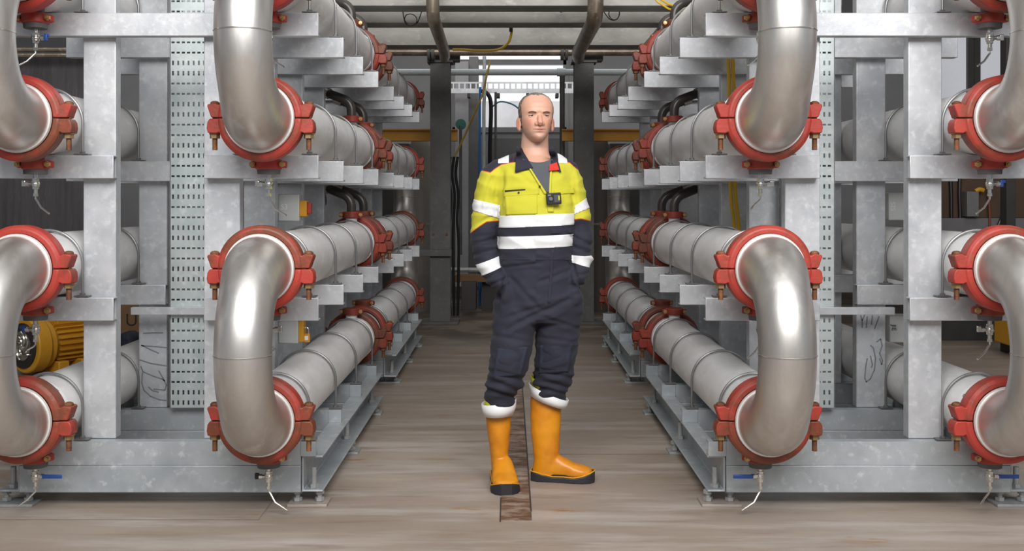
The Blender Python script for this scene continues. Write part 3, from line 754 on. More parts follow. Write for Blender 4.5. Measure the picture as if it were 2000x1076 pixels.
for (sd, px, py, D) in (('left', 655, 206, 7.66), ('right', 1343, 208, 7.66), ('right', 1352, 392, 7.66)):
    c = P(px, py, D)
    lv = 'second' if py < 300 else 'third'
    a = thing('valve_actuator', 'blue round actuator above the %s row of the %s rack' % (lv, sd), 'actuator', c)
    MB().cyl((0,-.07,0), (0,.07,0), .085, n=24).build('actuator_body', simple('actuator blue', (.01,.09,.26), .4), a, True, .01)
    MB().cyl((0,-.09,0), (0,-.07,0), .045, n=16).build('actuator_cap', BLACK, a, True)
    MB().cyl((0,0,-.085), (0,0,-.3), .035, n=14).build('actuator_stem', DARKM, a, True)
for k in range(5):
    x = 600+k*7
    px_cable('control_cable', '%s of the dark cables bunched beside the pale switch box' % ('first', 'second', 'third', 'fourth', 'last')[k], 'cable', [(x,345),(x+6,372),(x+8,398),(x-2,420),(x+2,560),(x+2,780)], 6.9, 3, (BLACK, simple('navy cable', (.01,.03,.10), .4), simple('teal cable', (.01,.08,.10), .4))[k % 3], 'cables beside the switch box')

# ------------------------------------------------------------------ outside the left rack
slab('clad_partition', 'dark ribbed partition outside the left rack', 'partition', -260, 166, 112, 470, 9.5, .08, DARKWALL)
slab('grey_partition', 'lighter grey partition seen between the left rack posts', 'partition', 168, 420, 60, 500, 10.2, .08, simple('shaded grey sheet', (.16,.16,.165), .5, var=.2, scale=5))
for k, py in enumerate((97, 108)):
    px_cable('wall_rail', 'thin brown pipe high outside the left rack, %s of two' % ('upper', 'lower')[k], 'pipe', [(-80,py),(60,py),(190,py)], 9.3, 9, BROWNP, 'brown pipes outside the left rack')
D = 7.8; c = P(46, 690, D)
mo = thing('pump_motor', 'yellow finned pump motor with open impeller, left of the rack', 'motor', (c.x+.0, D, 0), R(-34))
mo.scale = (1.12, 1.12, 1.12)
zc = .205
def Y(y): return (0, y, zc)
MB().cyl(Y(.0), Y(.10), .185, n=40).cyl(Y(.10), Y(.15), .165, n=40).build('pump_casing', YELM, mo, True, .01)
MB().latheY([(.10,-.012),(.150,-.012),(.150,.004),(.10,.004)], 36, c=(0,0,zc)).build('casing_ring', DARKM, mo)
im = MB().cyl((0,-.014,zc), (0,-.004,zc), .098, n=32).ell((0,-.018,zc), .022, .014, .022).build('impeller', CHROME, mo)
vm = MB()
for k in range(6):
    pts = [(( .02+.074*q)*cos(2*pi*k/6+1.5*q), -.022, zc+(.02+.074*q)*sin(2*pi*k/6+1.5*q)) for q in [i/8 for i in range(9)]]
    vm.tube(pts, .007, 6)
vm.build('impeller_vanes', CHROME, im)
MB().cyl(Y(.15), Y(.42), .125, n=36).build('motor_body', YELM, mo)
for k in range(24):
    q = 2*pi*k/24; mm = Matrix.Rotation(-q, 3, 'Y')
    if k < 24: MB().obox((.137*cos(q), .285, zc+.137*sin(q)), .03, .22, .006, mm).build('cooling_fin', YELM, mo, False)
MB().cyl(Y(.42), Y(.50), .140, .130, n=32).build('fan_cover', YELM, mo, True, .01)
MB().box(-.07, .07, .2, .34, zc+.12, zc+.20).build('terminal_box', YELM, mo, True, .008)
MB().box(-.15, .15, .16, .24, 0, .09).build('foot', YELM, mo, True, .008)
MB().box(-.15, .15, .33, .41, 0, .09).build('foot', YELM, mo, True, .008)
D = 9.0; a, b_ = P(120, 600, D), P(285, 600, D)
bx = thing('cardboard_box', 'brown cardboard box lettered in black behind the yellow motor', 'box', ((a.x+b_.x)/2, D, 0))
MB().box(-(b_.x-a.x)/2, (b_.x-a.x)/2, 0, .5, 0, .42).build('carton', CARD, bx, True, .004)
text_obj('box_letter', 'K', (P(140,0,D).x-bx.location.x, -.001, P(0,629,D).z), .16, INK, bx)
text_obj('box_letter', 'U', (P(257,0,D).x-bx.location.x, -.001, P(0,626,D).z), .15, INK, bx)
slab('dark_sack', 'dark blue black sack in front of the cardboard box', 'sack', 228, 262, 650, 712, 8.6, .2, simple('dark sack', (.012,.018,.035), .7), .05)
# ------------------------------------------------------------------ outside the right rack
slab('clad_wall_panel', 'dark partition outside the right rack', 'partition', 1600, 1836, 60, 520, 10.4, .08, simple('dim sheet', (.10,.10,.105), .5, var=.2, scale=5))
D = 11.5; a, b_ = P(1700, 300, D), P(2200, 60, D)
wn = struct('window_2', MB().box(a.x, b_.x, D, D+.03, a.z, b_.z), WINDIM)
fr = MB()
for px in (1700, 1893, 1905, 1969, 1990): fr.box(P(px,0,D).x-.035, P(px,0,D).x+.035, D-.05, D-.001, a.z, b_.z)
fr.build('window_frame', DARKM, wn, False)
slab('brown_partition', 'brown boarded partition below the milky windows', 'partition', 1800, 2200, 300, 425, 11.3, .08, simple('brown boarding', (.085,.05,.03), .7, var=.3, scale=5))
slab('low_wall_board', 'grey board below the brown partition', 'board', 1800, 2200, 426, 520, 11.25, .08, simple('grey board', (.16,.155,.16), .6))
slab('junction_box', 'grey junction box among cables outside the right rack', 'electrical box', 1889, 1912, 374, 423, 11.17, .129, simple('dull box grey', (.17,.165,.16), .5))
slab('dark_stanchion', 'dark upright stanchion at the right edge', 'stanchion', 1966, 1984, 55, 690, 9.0, .12, DARKM)
px_cable('hanging_cable', 'black cable drooping left of the grey junction box', 'cable', [(1856,330),(1858,380),(1859,430),(1867,442),(1875,430),(1874,380),(1875,330)], 11.27, 7, BLACK)
px_cable('hanging_cable', 'black cable slanting down right of the grey junction box', 'cable', [(1966,395),(1958,420),(1948,445),(1940,470)], 11.22, 6, BLACK)
px_cable('orange_cable', 'thin orange red cable hanging right of the junction box', 'cable', [(1927,330),(1930,370),(1933,420),(1933,470)], 11.23, 4, simple('rusty orange cable', (.22,.05,.02), .5))
px_cable('yellow_tag', 'yellow tag on the cables above the grey junction box', 'tag', [(1905,374),(1913,370),(1921,372)], 11.2, 9, YELM)
slab('yellow_crate', 'yellow crate on the floor at the right edge', 'crate', 1974, 2010, 624, 676, 8.7, .3, YELM, .01)
slab('pallet_stack', 'dark low pallet stack on the floor beyond the right rack', 'pallet', 1840, 1968, 625, 668, 9.8, .5, DARKM)

# ------------------------------------------------------------------ the man
DM = 4.81
def M(px, py, dy=0): return P(px, py, DM+dy)
SM = DM/F
def remesh(mb, vox, smooth_it=6, fac=.5):
    me = mb.mesh('tmp'); o = bpy.data.objects.new('tmp', me); COL.objects.link(o)
    r = o.modifiers.new('r', 'REMESH'); r.mode = 'VOXEL'; r.voxel_size = vox
    s = o.modifiers.new('s', 'SMOOTH'); s.factor = fac; s.iterations = smooth_it
    out = bpy.data.meshes.new_from_object(o.evaluated_get(bpy.context.evaluated_depsgraph_get()))
    bpy.data.objects.remove(o); return out
def ring_loft(rings, n=40, p=2.4):
    # rings: (centre, half width along x, half depth along y, optional drop across x)
    m = MB(); vs = []; fs = []
    for r in rings:
        c, rx, ry = r[0], r[1], r[2]; tilt = r[3] if len(r) > 3 else 0
        for k in range(n):
            q = 2*pi*k/n; cx, sx = cos(q), sin(q)
            ux = math.copysign(abs(cx)**(2/p), cx); uy = math.copysign(abs(sx)**(2/p), sx)
            vs.append((c[0]+rx*ux, c[1]+ry*uy, c[2]+tilt*ux))
    L = len(rings)
    for i in range(L-1):
        for k in range(n):
            k2 = (k+1) % n; fs.append((i*n+k, i*n+k2, (i+1)*n+k2, (i+1)*n+k))
    fs.append(tuple(range(n))); fs.append(tuple((L-1)*n+k for k in range(n-1, -1, -1)))
    return m.add(vs, fs)
def pxring(py, xl, xr, dy, ry, tilt=0):
    c = M((xl+xr)/2, py, dy); return (c, (xr-xl)/2*(DM+dy)/F, ry, tilt)

person = thing('person', 'man in yellow and navy work overalls and yellow boots standing in the aisle, hands pocketed', 'person', (M(1040,0).x, DM, 0))
PO = Vector(person.location)
def plink(me, name, mat, parent=None, ang=60, world=True):
    if world:
        for v in me.vertices: v.co -= PO
    return link(me, name, mat, parent or person, True, 0, ang)

# --- coverall: torso, sleeves and legs grown into one skin
cm = MB()
T = [(300,1006,1086,.042,.052),(306,988,1099,.034,.066),(313,974,1110,.024,.084),(324,967,1116,.016,.105),(336,966,1117,.012,.117),(360,967,1120,.006,.125),(395,971,1122,-.004,.133),(430,974,1123,-.012,.138),(465,974,1120,-.014,.137),(500,976,1117,-.010,.130),(525,975,1121,-.004,.127),(550,973,1131,.0,.130),(580,970,1137,.006,.133),(605,968,1138,.010,.128),(628,972,1134,.012,.110)]
TR = ring_loft([pxring(*t) for t in T], 48, 2.35); cm.add(TR.v, TR.f)
LL = [(585,966,1058,.0,.112),(620,963,1052,-.008,.112),(650,961,1043,-.018,.108),(690,958,1037,-.026,.103),(720,955,1030,-.020,.098),(750,951,1020,.0,.092),(772,948,1009,.022,.085),(788,948,1003,.035,.078)]
RL = [(585,1046,1139,.02,.112),(620,1047,1137,.030,.112),(650,1047,1131,.035,.108),(690,1045,1126,.045,.104),(720,1043,1121,.065,.100),(745,1043,1116,.085,.094),(764,1044,1111,.10,.088),(780,1053,1104,.105,.072,-.012)]
for Lg in (LL, RL):
    g = ring_loft([pxring(*t) for t in Lg], 36, 2.2); cm.add(g.v, g.f)
def limb(m, pts, n=28):
    m.tube([M(a[0], a[1], a[2]) for a in pts], [a[3]*SM for a in pts], n, True, [a[4]*SM for a in pts], (0,1,0)); return m
# sleeve radii: depth, then width seen from the front (tube's first axis is depth)
LA = [(980,322,.012,24,15),(962,341,.012,33,22),(955,365,.012,34,25),(951,395,.018,34,26),(948,425,.022,33,26),(946,455,.020,32,25),(946,482,.008,31,24),(952,508,-.020,28,23),(961,530,-.052,25,20),(972,549,-.078,22,17),(984,562,-.088,18,13)]
RA = [(1101,318,.012,24,15),(1112,337,.012,32,19),(1119,360,.012,34,21),(1125,395,.018,34,22),(1130,425,.022,33,22.5),(1133,455,.020,32,22.5),(1134,482,.008,31,22),(1134,508,-.018,28,20),(1131,530,-.044,25,17),(1126,548,-.066,22,14),(1120,560,-.080,18,11)]
limb(cm, LA); limb(cm, RA)
# shoulder rounding and pocketed hands under the cloth
for px, py in ((968,332),(1110,327)): cm.ell(M(px,py,.012), .040, .070, .034)
cm.ell(M(993,574,-.085), .036, .030, .060); cm.ell(M(1121,572,-.078), .032, .030, .058)
suit = remesh(cm, .0065, 8, .5)
def pxy(v): return VX+v.x*F/v.y, VY-(v.z-H)*F/v.y
def lerp(x, pts):
    if x <= pts[0][0]: return pts[0][1]
    for (a, b), (c, d) in zip(pts, pts[1:]):
        if x <= c: return b+(d-b)*(x-a)/(c-a)
    return pts[-1][1]
def armside(px, py):
    if px < lerp(py, [(300,948),(340,962),(370,974),(400,977),(440,975),(480,971),(515,976),(545,985),(600,930)]): return -1
    if px > lerp(py, [(300,1120),(340,1116),(370,1121),(400,1123),(430,1121),(480,1117),(515,1116),(550,1130),(600,1170)]): return 1
    return 0
suit.update()
CREASE = [((1060,606),(990,644),5,-.006),((1058,598),(985,622),4,-.004),((1068,606),(1128,575),5,-.005),((1070,622),(1125,640),4,-.004),((985,548),(973,604),4,-.008),((1119,522),(1142,578),4,-.008),
 ((955,742),(1012,762),5,-.008),((950,760),(1003,775),4,-.008),((960,725),(1024,742),5,-.005),((1048,738),(1108,758),5,-.008),((1046,722),(1116,738),4,-.006),((1050,756),(1104,768),4,-.007),
 ((926,478),(968,466),4,-.007),((926,498),(962,488),4,-.006),((940,548),(976,532),4,-.006),((958,556),(984,546),3,-.005),((1118,462),(1152,478),4,-.007),((1118,482),(1150,494),4,-.005),((1122,540),(1148,532),3,-.005),
 ((985,522),(1050,514),3,-.004),((1060,548),(1110,530),4,-.004),((982,342),(978,400),5,-.006),((1117,340),(1122,392),5,-.005),((960,352),(940,398),5,-.005),((955,372),(952,428),4,-.004),((1000,330),(1030,352),5,-.003),((1060,660),(1120,668),4,-.003),((966,655),(1030,668),4,-.003),((1000,545),(1050,600),5,-.004),((930,440),(955,425),4,-.004)]
def crease_at(px, py):
    t = 0
    for (x0, y0), (x1, y1), w_, dp in CREASE:
        if abs(px-(x0+x1)/2) > 60 or abs(py-(y0+y1)/2) > 60: continue
        L2 = (x1-x0)**2+(y1-y0)**2; u = ((px-x0)*(x1-x0)+(py-y0)*(y1-y0))/L2
        e = max(0, -u, u-1)*L2**.5; dd = ((px-x0)*(y1-y0)-(py-y0)*(x1-x0))/L2**.5
        g = math.exp(-(e/8)**2)
        t += dp*g*(math.exp(-(dd/w_)**2)-.6*math.exp(-((dd-w_*1.7)/w_)**2)-.4*math.exp(-((dd+w_*1.7)/w_)**2))
    return t
nr = [v.normal.copy() for v in suit.vertices]
for v, n_ in zip(suit.vertices, nr):
    px, py = pxy(v.co); p = v.co
    d = 0
    # cloth folds: slanting creases, stronger at elbows, waist, crotch, knees and hems
    k = .0036
    sd = armside(px, py)
    if sd: k += .0045*math.exp(-((py-485)/50)**2)
    else: k += .003*math.exp(-((py-625)/40)**2)+.004*math.exp(-((py-755)/28)**2)+.0022*math.exp(-((py-500)/22)**2)+.001*math.exp(-((py-690)/40)**2)
    q = Vector((p.x*5+p.z*3*(1 if px < 1045 else -1), p.y*4, p.z*13))
    a = 1-abs(noise.noise(q*1.25+Vector((3,7,1)))); b_ = noise.noise(q*2.4)
    d += k*((a*a-.45)*1.9+b_*.6)
    d += .0016*noise.noise(p*9)
    if n_.y < .2: d += crease_at(px, py)
    if py > 735: d += .004*sin((py-735)/5.2+px*.06)*min(1, (py-735)/20)
    # placket ridge and crotch pull
    if 380 < py < 600 and n_.y < -.3 and 1062 < px < 1076: d += .0015
    v.co += n_*d
# colour zones as signed heights, cut crisply in the material
YT = [(900,333),(942,333),(958,337),(966,330),(980,321),(1000,317),(1040,316),(1090,316),(1112,317),(1122,326),(1140,340)]
ay = suit.attributes.new('yellow_zone', 'FLOAT', 'POINT'); ar = suit.attributes.new('piping_zone', 'FLOAT', 'POINT')
for i, v in enumerate(suit.vertices):
    px, py = pxy(v.co); sd = armside(px, py)
    top = py-lerp(px, YT)
    if sd < 0: bot = lerp(px, [(918,456),(935,443),(950,433),(978,431)])-py
    elif sd > 0: bot = lerp(px, [(1118,429),(1135,427),(1155,432)])-py
    else: bot = 434-py
    ay.data[i].value = min(top, bot)*.1
    ar.data[i].value = (bot if sd and py > 400 else (top if (px < 1003 or px > 1106) else 9))*.1
def suit_mat():
    m, nt, b = mat_new('coverall cloth'); L = nt.links.new
    a = N(nt, 'ShaderNodeAttribute', attribute_name='yellow_zone'); r = N(nt, 'ShaderNodeAttribute', attribute_name='piping_zone')
    g = N(nt, 'ShaderNodeMath', operation='GREATER_THAN'); g.inputs[1].default_value = 0; L(a.outputs['Fac'], g.inputs[0])
    ab = N(nt, 'ShaderNodeMath', operation='ABSOLUTE'); L(r.outputs['Fac'], ab.inputs[0]); g2 = N(nt, 'ShaderNodeMath', operation='LESS_THAN'); g2.inputs[1].default_value = .085; L(ab.outputs[0], g2.inputs[0])
    geo = N(nt, 'ShaderNodeNewGeometry')
    nz = N(nt, 'ShaderNodeTexNoise'); nz.inputs['Scale'].default_value = 14; nz.inputs['Detail'].default_value = 7; L(geo.outputs['Position'], nz.inputs['Vector'])
    nz2 = N(nt, 'ShaderNodeTexNoise'); nz2.inputs['Scale'].default_value = 5; nz2.inputs['Detail'].default_value = 6; L(geo.outputs['Position'], nz2.inputs['Vector'])
    def mixc(f, c0, c1):
        x = N(nt, 'ShaderNodeMix', data_type='RGBA'); L(f, x.inputs[0])
        for i, c in ((6, c0), (7, c1)):
            if isinstance(c, tuple): x.inputs[i].default_value = c+(1,)
            else: L(c, x.inputs[i])
        return x.outputs[2]
    navy = mixc(nz2.outputs['Fac'], (.011,.011,.022), (.022,.023,.040))
    mr = N(nt, 'ShaderNodeMapRange'); mr.inputs[1].default_value = .58; mr.inputs[2].default_value = .8; mr.inputs[4].default_value = .5; L(nz.outputs['Fac'], mr.inputs[0])
    yel = mixc(mr.outputs[0], (.53,.50,.030), (.36,.33,.05))
    c = mixc(g.outputs[0], navy, yel); c = mixc(g2.outputs[0], c, (.55,.04,.02))
    L(c, b.inputs['Base Color']); b.inputs['Roughness'].default_value = .85
    b.inputs['Sheen Weight'].default_value = .04
    wv = N(nt, 'ShaderNodeTexNoise'); wv.inputs['Scale'].default_value = 420; L(geo.outputs['Position'], wv.inputs['Vector'])
    bp = N(nt, 'ShaderNodeBump'); bp.inputs['Strength'].default_value = .12; bp.inputs['Distance'].default_value = .004
    L(wv.outputs['Fac'], bp.inputs['Height']); L(bp.outputs['Normal'], b.inputs['Normal'])
    return m
SUITM = suit_mat()
NAVY = simple('navy collar cloth', (.020,.020,.034), .85, var=.2)
YELC = simple('yellow cloth', (.53,.50,.03), .85, var=.05)
REFL = simple('white reflective tape', (.74,.75,.76), .45, var=.05, scale=40)
SHIRT = simple('grey t-shirt cloth', (.085,.09,.105), .9)
REDC = simple('red lining cloth', (.60,.03,.02), .8)
suitW = suit.copy()
# open the neck of the overalls
def inpoly(x, y, pl):
    r = False
    for (x0, y0), (x1, y1) in zip(pl, pl[1:]+pl[:1]):
        if (y0 > y) != (y1 > y) and x < x0+(y-y0)*(x1-x0)/(y1-y0): r = not r
    return r
NECK = [(1012,285),(1080,285),(1077,322),(1073,370),(1067,372),(1032,326),(1014,316)]
bm = bmesh.new(); bm.from_mesh(suit)
dl = [f for f in bm.faces if f.calc_center_median().y < DM+.045 and inpoly(*pxy(f.calc_center_median()), NECK)]
bmesh.ops.delete(bm, geom=dl, context='FACES'); bm.to_mesh(suit); bm.free()
coverall = plink(suit, 'coverall', SUITM)
bvh = BVHTree.FromPolygons([v.co.copy() for v in suitW.vertices], [tuple(p.vertices) for p in suitW.polygons])

# strips of the cloth cut out between planes and lifted off it
def strip(name, mat, planes, side, off=.0022, parent=None, thick=.0012):
    bm = bmesh.new(); bm.from_mesh(suitW)
    dl = [f for f in bm.faces if armside(*pxy(f.calc_center_median())) != side]
    if side is not None: bmesh.ops.delete(bm, geom=dl, context='FACES')
    for co, no in planes:
        bmesh.ops.bisect_plane(bm, geom=bm.verts[:]+bm.edges[:]+bm.faces[:], plane_co=co, plane_no=no, clear_outer=True)
    bm.normal_update()
    for v in bm.verts: v.co += v.normal*off
    me = bpy.data.meshes.new(name); bm.to_mesh(me); bm.free()
    for k in list(me.attributes):
        if k.name in ('yellow_zone', 'piping_zone'): me.attributes.remove(k)
    o = plink(me, name, mat, parent or coverall, 80)
    s = o.modifiers.new('thick', 'SOLIDIFY'); s.thickness = thick; s.offset = -1
    return o
def band(name, side, la, lb, ra, rb, off=.0022):
    # upper edge la->ra, lower edge lb->rb (pixels)
    def pl(a, b, up):
        A, B = M(*a), M(*b); d = (B-A).normalized(); n = Vector((-d.z, 0, d.x))
        if n.z < 0: n = -n
        return (A, n if up else -n)
    return strip(name, REFL, [pl(la, ra, True), pl(lb, rb, False)], side, off)
band('reflective_band', 0, (974,421), (974,444), (1124,416), (1124,438))
band('reflective_band', 0, (974,461), (974,485), (1120,456), (1120,479))
band('reflective_band', -1, (925,389), (925,411), (978,401), (978,427))
band('reflective_band', 1, (1120,402), (1120,418), (1150,384), (1150,406))
band('reflective_band', -1, (928,517), (937,539), (978,498), (982,518))
band('reflective_band', 1, (1116,497), (1113,510), (1158,499), (1158,524))
for a, b_ in (((968,306),(1000,306)), ((1087,306),(1112,306))):
    A0, A1 = (M(972,303), M(985,330)) if a[0] < 1000 else (M(1111,304), M(1100,330))
    sg = 1 if a[0] < 1000 else -1
    x0, x1 = (M(973,0).x, M(994,0).x) if sg > 0 else (M(1089,0).x, M(1107,0).x)
    strip('shoulder_band', REFL, [(Vector((x0,0,0)), Vector((-1,0,0))), (Vector((x1,0,0)), Vector((1,0,0))), (Vector((0,0,M(0,320).z)), Vector((0,0,-1))), (Vector((0,DM+.07,0)), Vector((0,1,0)))], 0, .0022)

# patches pressed on to the front of the cloth
def ray(b, px, py):
    o = Vector((0,0,H)); d = (P(px, py, 10)-o).normalized()
    h = b.ray_cast(o, d); return h[0]
def patch(name, mat, poly4, off, bv=None, nu=14, nv=14, parent=None, thick=.003, edge=None):
    # poly4: top-left, top-right, bottom-right, bottom-left in pixels
    bv = bv or bvh; pts = []; a, b, c, d = [Vector(p) for p in poly4]
    for j in range(nv+1):
        for i in range(nu+1):
            u, v = i/nu, j/nv
            q = (a*(1-u)+b*u)*(1-v)+(d*(1-u)+c*u)*v
            if edge: q = edge(q, u, v)
            h = ray(bv, q.x, q.y)
            if h is None: h = P(q.x, q.y, DM-.10)
            o_ = off(u, v) if callable(off) else off
            pts.append(h+Vector((0,-o_,0)))
    # calm the relief so the piece lies like stiff cloth
    for _ in range(3):
        ys = [p.y for p in pts]
        for j in range(nv+1):
            for i in range(nu+1):
                nb = [ys[jj*(nu+1)+ii] for jj in (j-1, j, j+1) for ii in (i-1, i, i+1) if 0 <= ii <= nu and 0 <= jj <= nv]
                pts[j*(nu+1)+i].y = min(sum(nb)/len(nb), ys[j*(nu+1)+i]+.002)
    fs = [(j*(nu+1)+i, j*(nu+1)+i+1, (j+1)*(nu+1)+i+1, (j+1)*(nu+1)+i) for j in range(nv) for i in range(nu)]
    me = bpy.data.meshes.new(name); me.from_pydata([tuple(p) for p in pts], [], fs)
    o = plink(me, name, mat, parent or coverall, 80)
    s = o.modifiers.new('thick', 'SOLIDIFY'); s.thickness = thick; s.offset = 0
    return o
patch('pocket_flap', YELC, [(984,374),(1053,368),(1053,379),(984,384)], .003, thick=.003)
patch('pocket_flap', YELC, [(1082,371),(1120,366),(1122,377),(1082,380)], .003, thick=.003)
patch('chest_pocket', YELC, [(986,384),(1050,379),(1050,418),(988,420)], .0015, thick=.002)
patch('pocket_opening', INK, [(986,371.5),(1026,369),(1026,371.5),(986,375)], .0052, thick=.001)
patch('front_placket', YELC, [(1068,380),(1081,380),(1081,414),(1070,414)], .004, thick=.003, nu=6)
patch('front_placket', NAVY, [(1075,448),(1117,446),(1117,455),(1075,457)], .0015, thick=.002, nu=10, nv=4)
patch('front_placket', NAVY, [(1077,488),(1082,488),(1075,592),(1070,592)], .0015, thick=.002, nu=4, nv=18)
patch('belt_seam', NAVY, [(979,505),(1114,505),(1114,508),(979,507.5)], .0008, thick=.002, nu=24, nv=2)
KNEE = simple('navy knee cloth', (.020,.024,.043), .85, var=.25, scale=10)
patch('knee_patch', KNEE, [(972,680),(1031,677),(1018,732),(962,738)], .0006, thick=.0014)
patch('knee_patch', KNEE, [(1054,674),(1118,671),(1110,726),(1052,730)], .0006, thick=.0014)
for px, py in ((1013,376),(1054,364)):
    h = ray(bvh, px, py); q = h-PO
    MB().cyl(q+Vector((0,-.010,0)), q+Vector((0,.004,0)), .0045, n=10).build('snap_button', BLACK, coverall)

# --- turned-up cuffs over the boots
def cuff(rings, mat, name, inner):
    g = ring_loft([pxring(*t) for t in rings], 40, 2.1); g.f = g.f[:-2]
    me = g.mesh(name); o = plink(me, name, mat, coverall, 60)
    s = o.modifiers.new('thick', 'SOLIDIFY'); s.thickness = .004; s.offset = 0
    g = ring_loft([(r[0]+Vector((0,0,.001)), r[1]-.006, r[2]-.006)+tuple(r[3:]) for r in [pxring(*t) for t in inner]], 40, 2.1); g.f = g.f[:-2]
    me = g.mesh('cuff_lining'); l = plink(me, 'cuff_lining', YELC, o, 60)
    s = l.modifiers.new('thick', 'SOLIDIFY'); s.thickness = .003; s.offset = 0
    return o
for t in (LL, RL): pass
cuff([(783,941,1008,.042,.088,.012),(797,942,1007,.042,.086,.006),(809,946,1002,.042,.080,.004)], REFL, 'trouser_cuff', [(770,944,1007,.04,.088,.015),(797,944,1005,.042,.084,.006)])
cuff([(764,1033,1110,.11,.095,-.040),(775,1035,1108,.11,.092,-.036),(784,1037,1103,.11,.086,-.030)], REFL, 'trouser_cuff', [(752,1034,1108,.11,.095,-.045),(770,1036,1106,.11,.092,-.038)])

# --- rubber boots
BOOT = layered('yellow rubber', [(.64,.25,.008), (.54,.18,.008), (.38,.15,.03)], [7, 16], (.30,.48), 0, .04, 60, thr=((.45,.65),(.66,.78)))
SOLE = simple('black rubber sole', (.018,.018,.022), .6)
def boot(shaft, foot, toe_dir, heel, length, width, D):
    # shaft rings in pixels; the foot grows from heel along toe_dir on the ground
    m = MB(); g = ring_loft(shaft, 32, 2.1); m.add(g.v, g.f)
    d = Vector(toe_dir).normalized(); n_ = Vector((-d.y, d.x, 0)); hl = Vector(heel)
    prof = [(-.004,.024,.070,.03),(.02,.040,.095,.024),(.10,.042,.135,.024),(.155,.046,.108,.024),(.205,.052,.082,.024),(.25,.052,.072,.024),(.282,.040,.062,.026),(.298,.020,.046,.03)]
    vs, fs = [], []; K = 20
    for (s_, hw, top, bot) in prof:
        for k in range(K):
            q = 2*pi*k/K; u = math.copysign(abs(cos(q))**.8, cos(q)); w_ = math.copysign(abs(sin(q))**.8, sin(q))
            c = hl+d*(s_*length/.29)
            z = bot-.012+(top-bot+.012)*(w_*.5+.5)
            vs.append(c+n_*(u*hw*width)+Vector((0,0,z)))
    for i in range(len(prof)-1):
        for k in range(K):
            k2 = (k+1) % K; fs.append((i*K+k, i*K+k2, (i+1)*K+k2, (i+1)*K+k))
    fs.append(tuple(range(K))); fs.append(tuple((len(prof)-1)*K+k for k in range(K)))
    m.add(vs, fs)
    me = remesh(m, .005, 10, .5); me.update()
    for v in me.vertices:
        p = v.co; v.co += v.normal*(.0022*noise.noise(Vector((p.x*10, p.y*10, p.z*22)))+.0012*noise.noise(p*30))
    o = plink(me, 'boot', BOOT, None, 60)
    # sole with heel block and raised toe rand
    def outline(g): 
        pr = [(-.014,.028),(.02,.045),(.10,.046),(.155,.050),(.205,.056),(.25,.056),(.287,.044),(.308,.020)]
        L = [hl+d*(s_*length/.29)+n_*(hw*width+g) for s_, hw in pr]; Rr = [hl+d*(s_*length/.29)-n_*(hw*width+g) for s_, hw in reversed(pr)]
        return L+Rr
    base = outline(.001); K = len(base); vs = []; fs = []
    hts = [.042,.038,.022,.024,.022,.030,.042,.050]; hts = hts+hts[::-1]
    for k, p in enumerate(base): vs.append((p.x, p.y, .0))
    for k, p in enumerate(base): vs.append((p.x, p.y, hts[k]))
    inn = outline(-.006)
    for k, p in enumerate(inn): vs.append((p.x, p.y, hts[k]+.004))
    for k in range(K):
        k2 = (k+1) % K; fs += [(k, k2, K+k2, K+k), (K+k, K+k2, 2*K+k2, 2*K+k)]
    fs += [tuple(range(K)), tuple(2*K+k for k in range(K))]
    vs = [tuple(Vector(v)-PO) for v in vs]
    MB().add(vs, fs).build('sole', SOLE, o, True, .003)
    # tread line: a thin yellow piping above the sole
    ring = [Vector((p.x, p.y, hts[k]+.005))-PO for k, p in enumerate(outline(-.001))]; ring.append(ring[0])
    MB().tube(ring, .0028, 6, False).build('sole_piping', YELM, o)
    return o
def br(py, xl, xr, D, ry): c = P((xl+xr)/2, py, D); return (c, (xr-xl)/2*D/F, ry)
DL, DR = 4.875, 4.925
boot([br(796,949,999,DL,.064),(br(812,949,998,DL,.063)),br(840,951,997,DL,.062),br(870,956,994,DL+.005,.056),br(895,959,992,DL+.008,.050),br(915,960,992,DL+.008,.050),br(930,960,992,DL+.005,.050)], None, (.10,-1,0), (P(978,0,4.95).x, 4.95, 0), .275, 1.15, DL)
boot([br(774,1036,1096,DR,.062),br(800,1036,1096,DR,.062),br(840,1036,1095,DR,.060),br(870,1040,1093,DR,.056),br(895,1042,1092,DR,.050),br(915,1041,1092,DR,.046),br(928,1041,1090,DR,.042)], None, (1,-.14,0), (P(1043,0,4.935).x, 4.935, 0), .268, 1.0, DR)

# --- head, neck and upper chest: one skin
HC = P(1047, 276, DM-.005); YAW = R(9)
hm = MB()
HR = [(-.003,.018,.072,-.020),(.004,.030,.084,-.005),(.018,.043,.091,.025),(.036,.0535,.092,.055),(.055,.0605,.090,.074),(.075,.066,.089,.086),(.095,.071,.088,.093),(.115,.074,.087,.097),(.135,.0765,.090,.100),(.155,.0765,.087,.100),(.172,.0730,.081,.097),(.188,.0655,.070,.088),(.201,.0540,.055,.072),(.211,.0400,.039,.052),(.2175,.0240,.022,.030),(.2205,.008,.008,.010)]
vs, fs = [], []; K = 48
for (z, a, f, b_) in HR:
    for k in range(K):
        q = 2*pi*k/K; c_, s_ = cos(q), sin(q); p_ = 2.25
        ux = math.copysign(abs(c_)**(2/p_), c_); uy = math.copysign(abs(s_)**(2/p_), s_)
        vs.append((a*ux, (b_ if uy > 0 else f)*uy if not (uy > 0 and b_ < 0) else b_*uy, z))
for i in range(len(HR)-1):
    for k in range(K):
        k2 = (k+1) % K; fs.append((i*K+k, i*K+k2, (i+1)*K+k2, (i+1)*K+k))
fs.append(tuple(range(K))); fs.append(tuple((len(HR)-1)*K+k for k in range(K)))
hm.add(vs, fs)
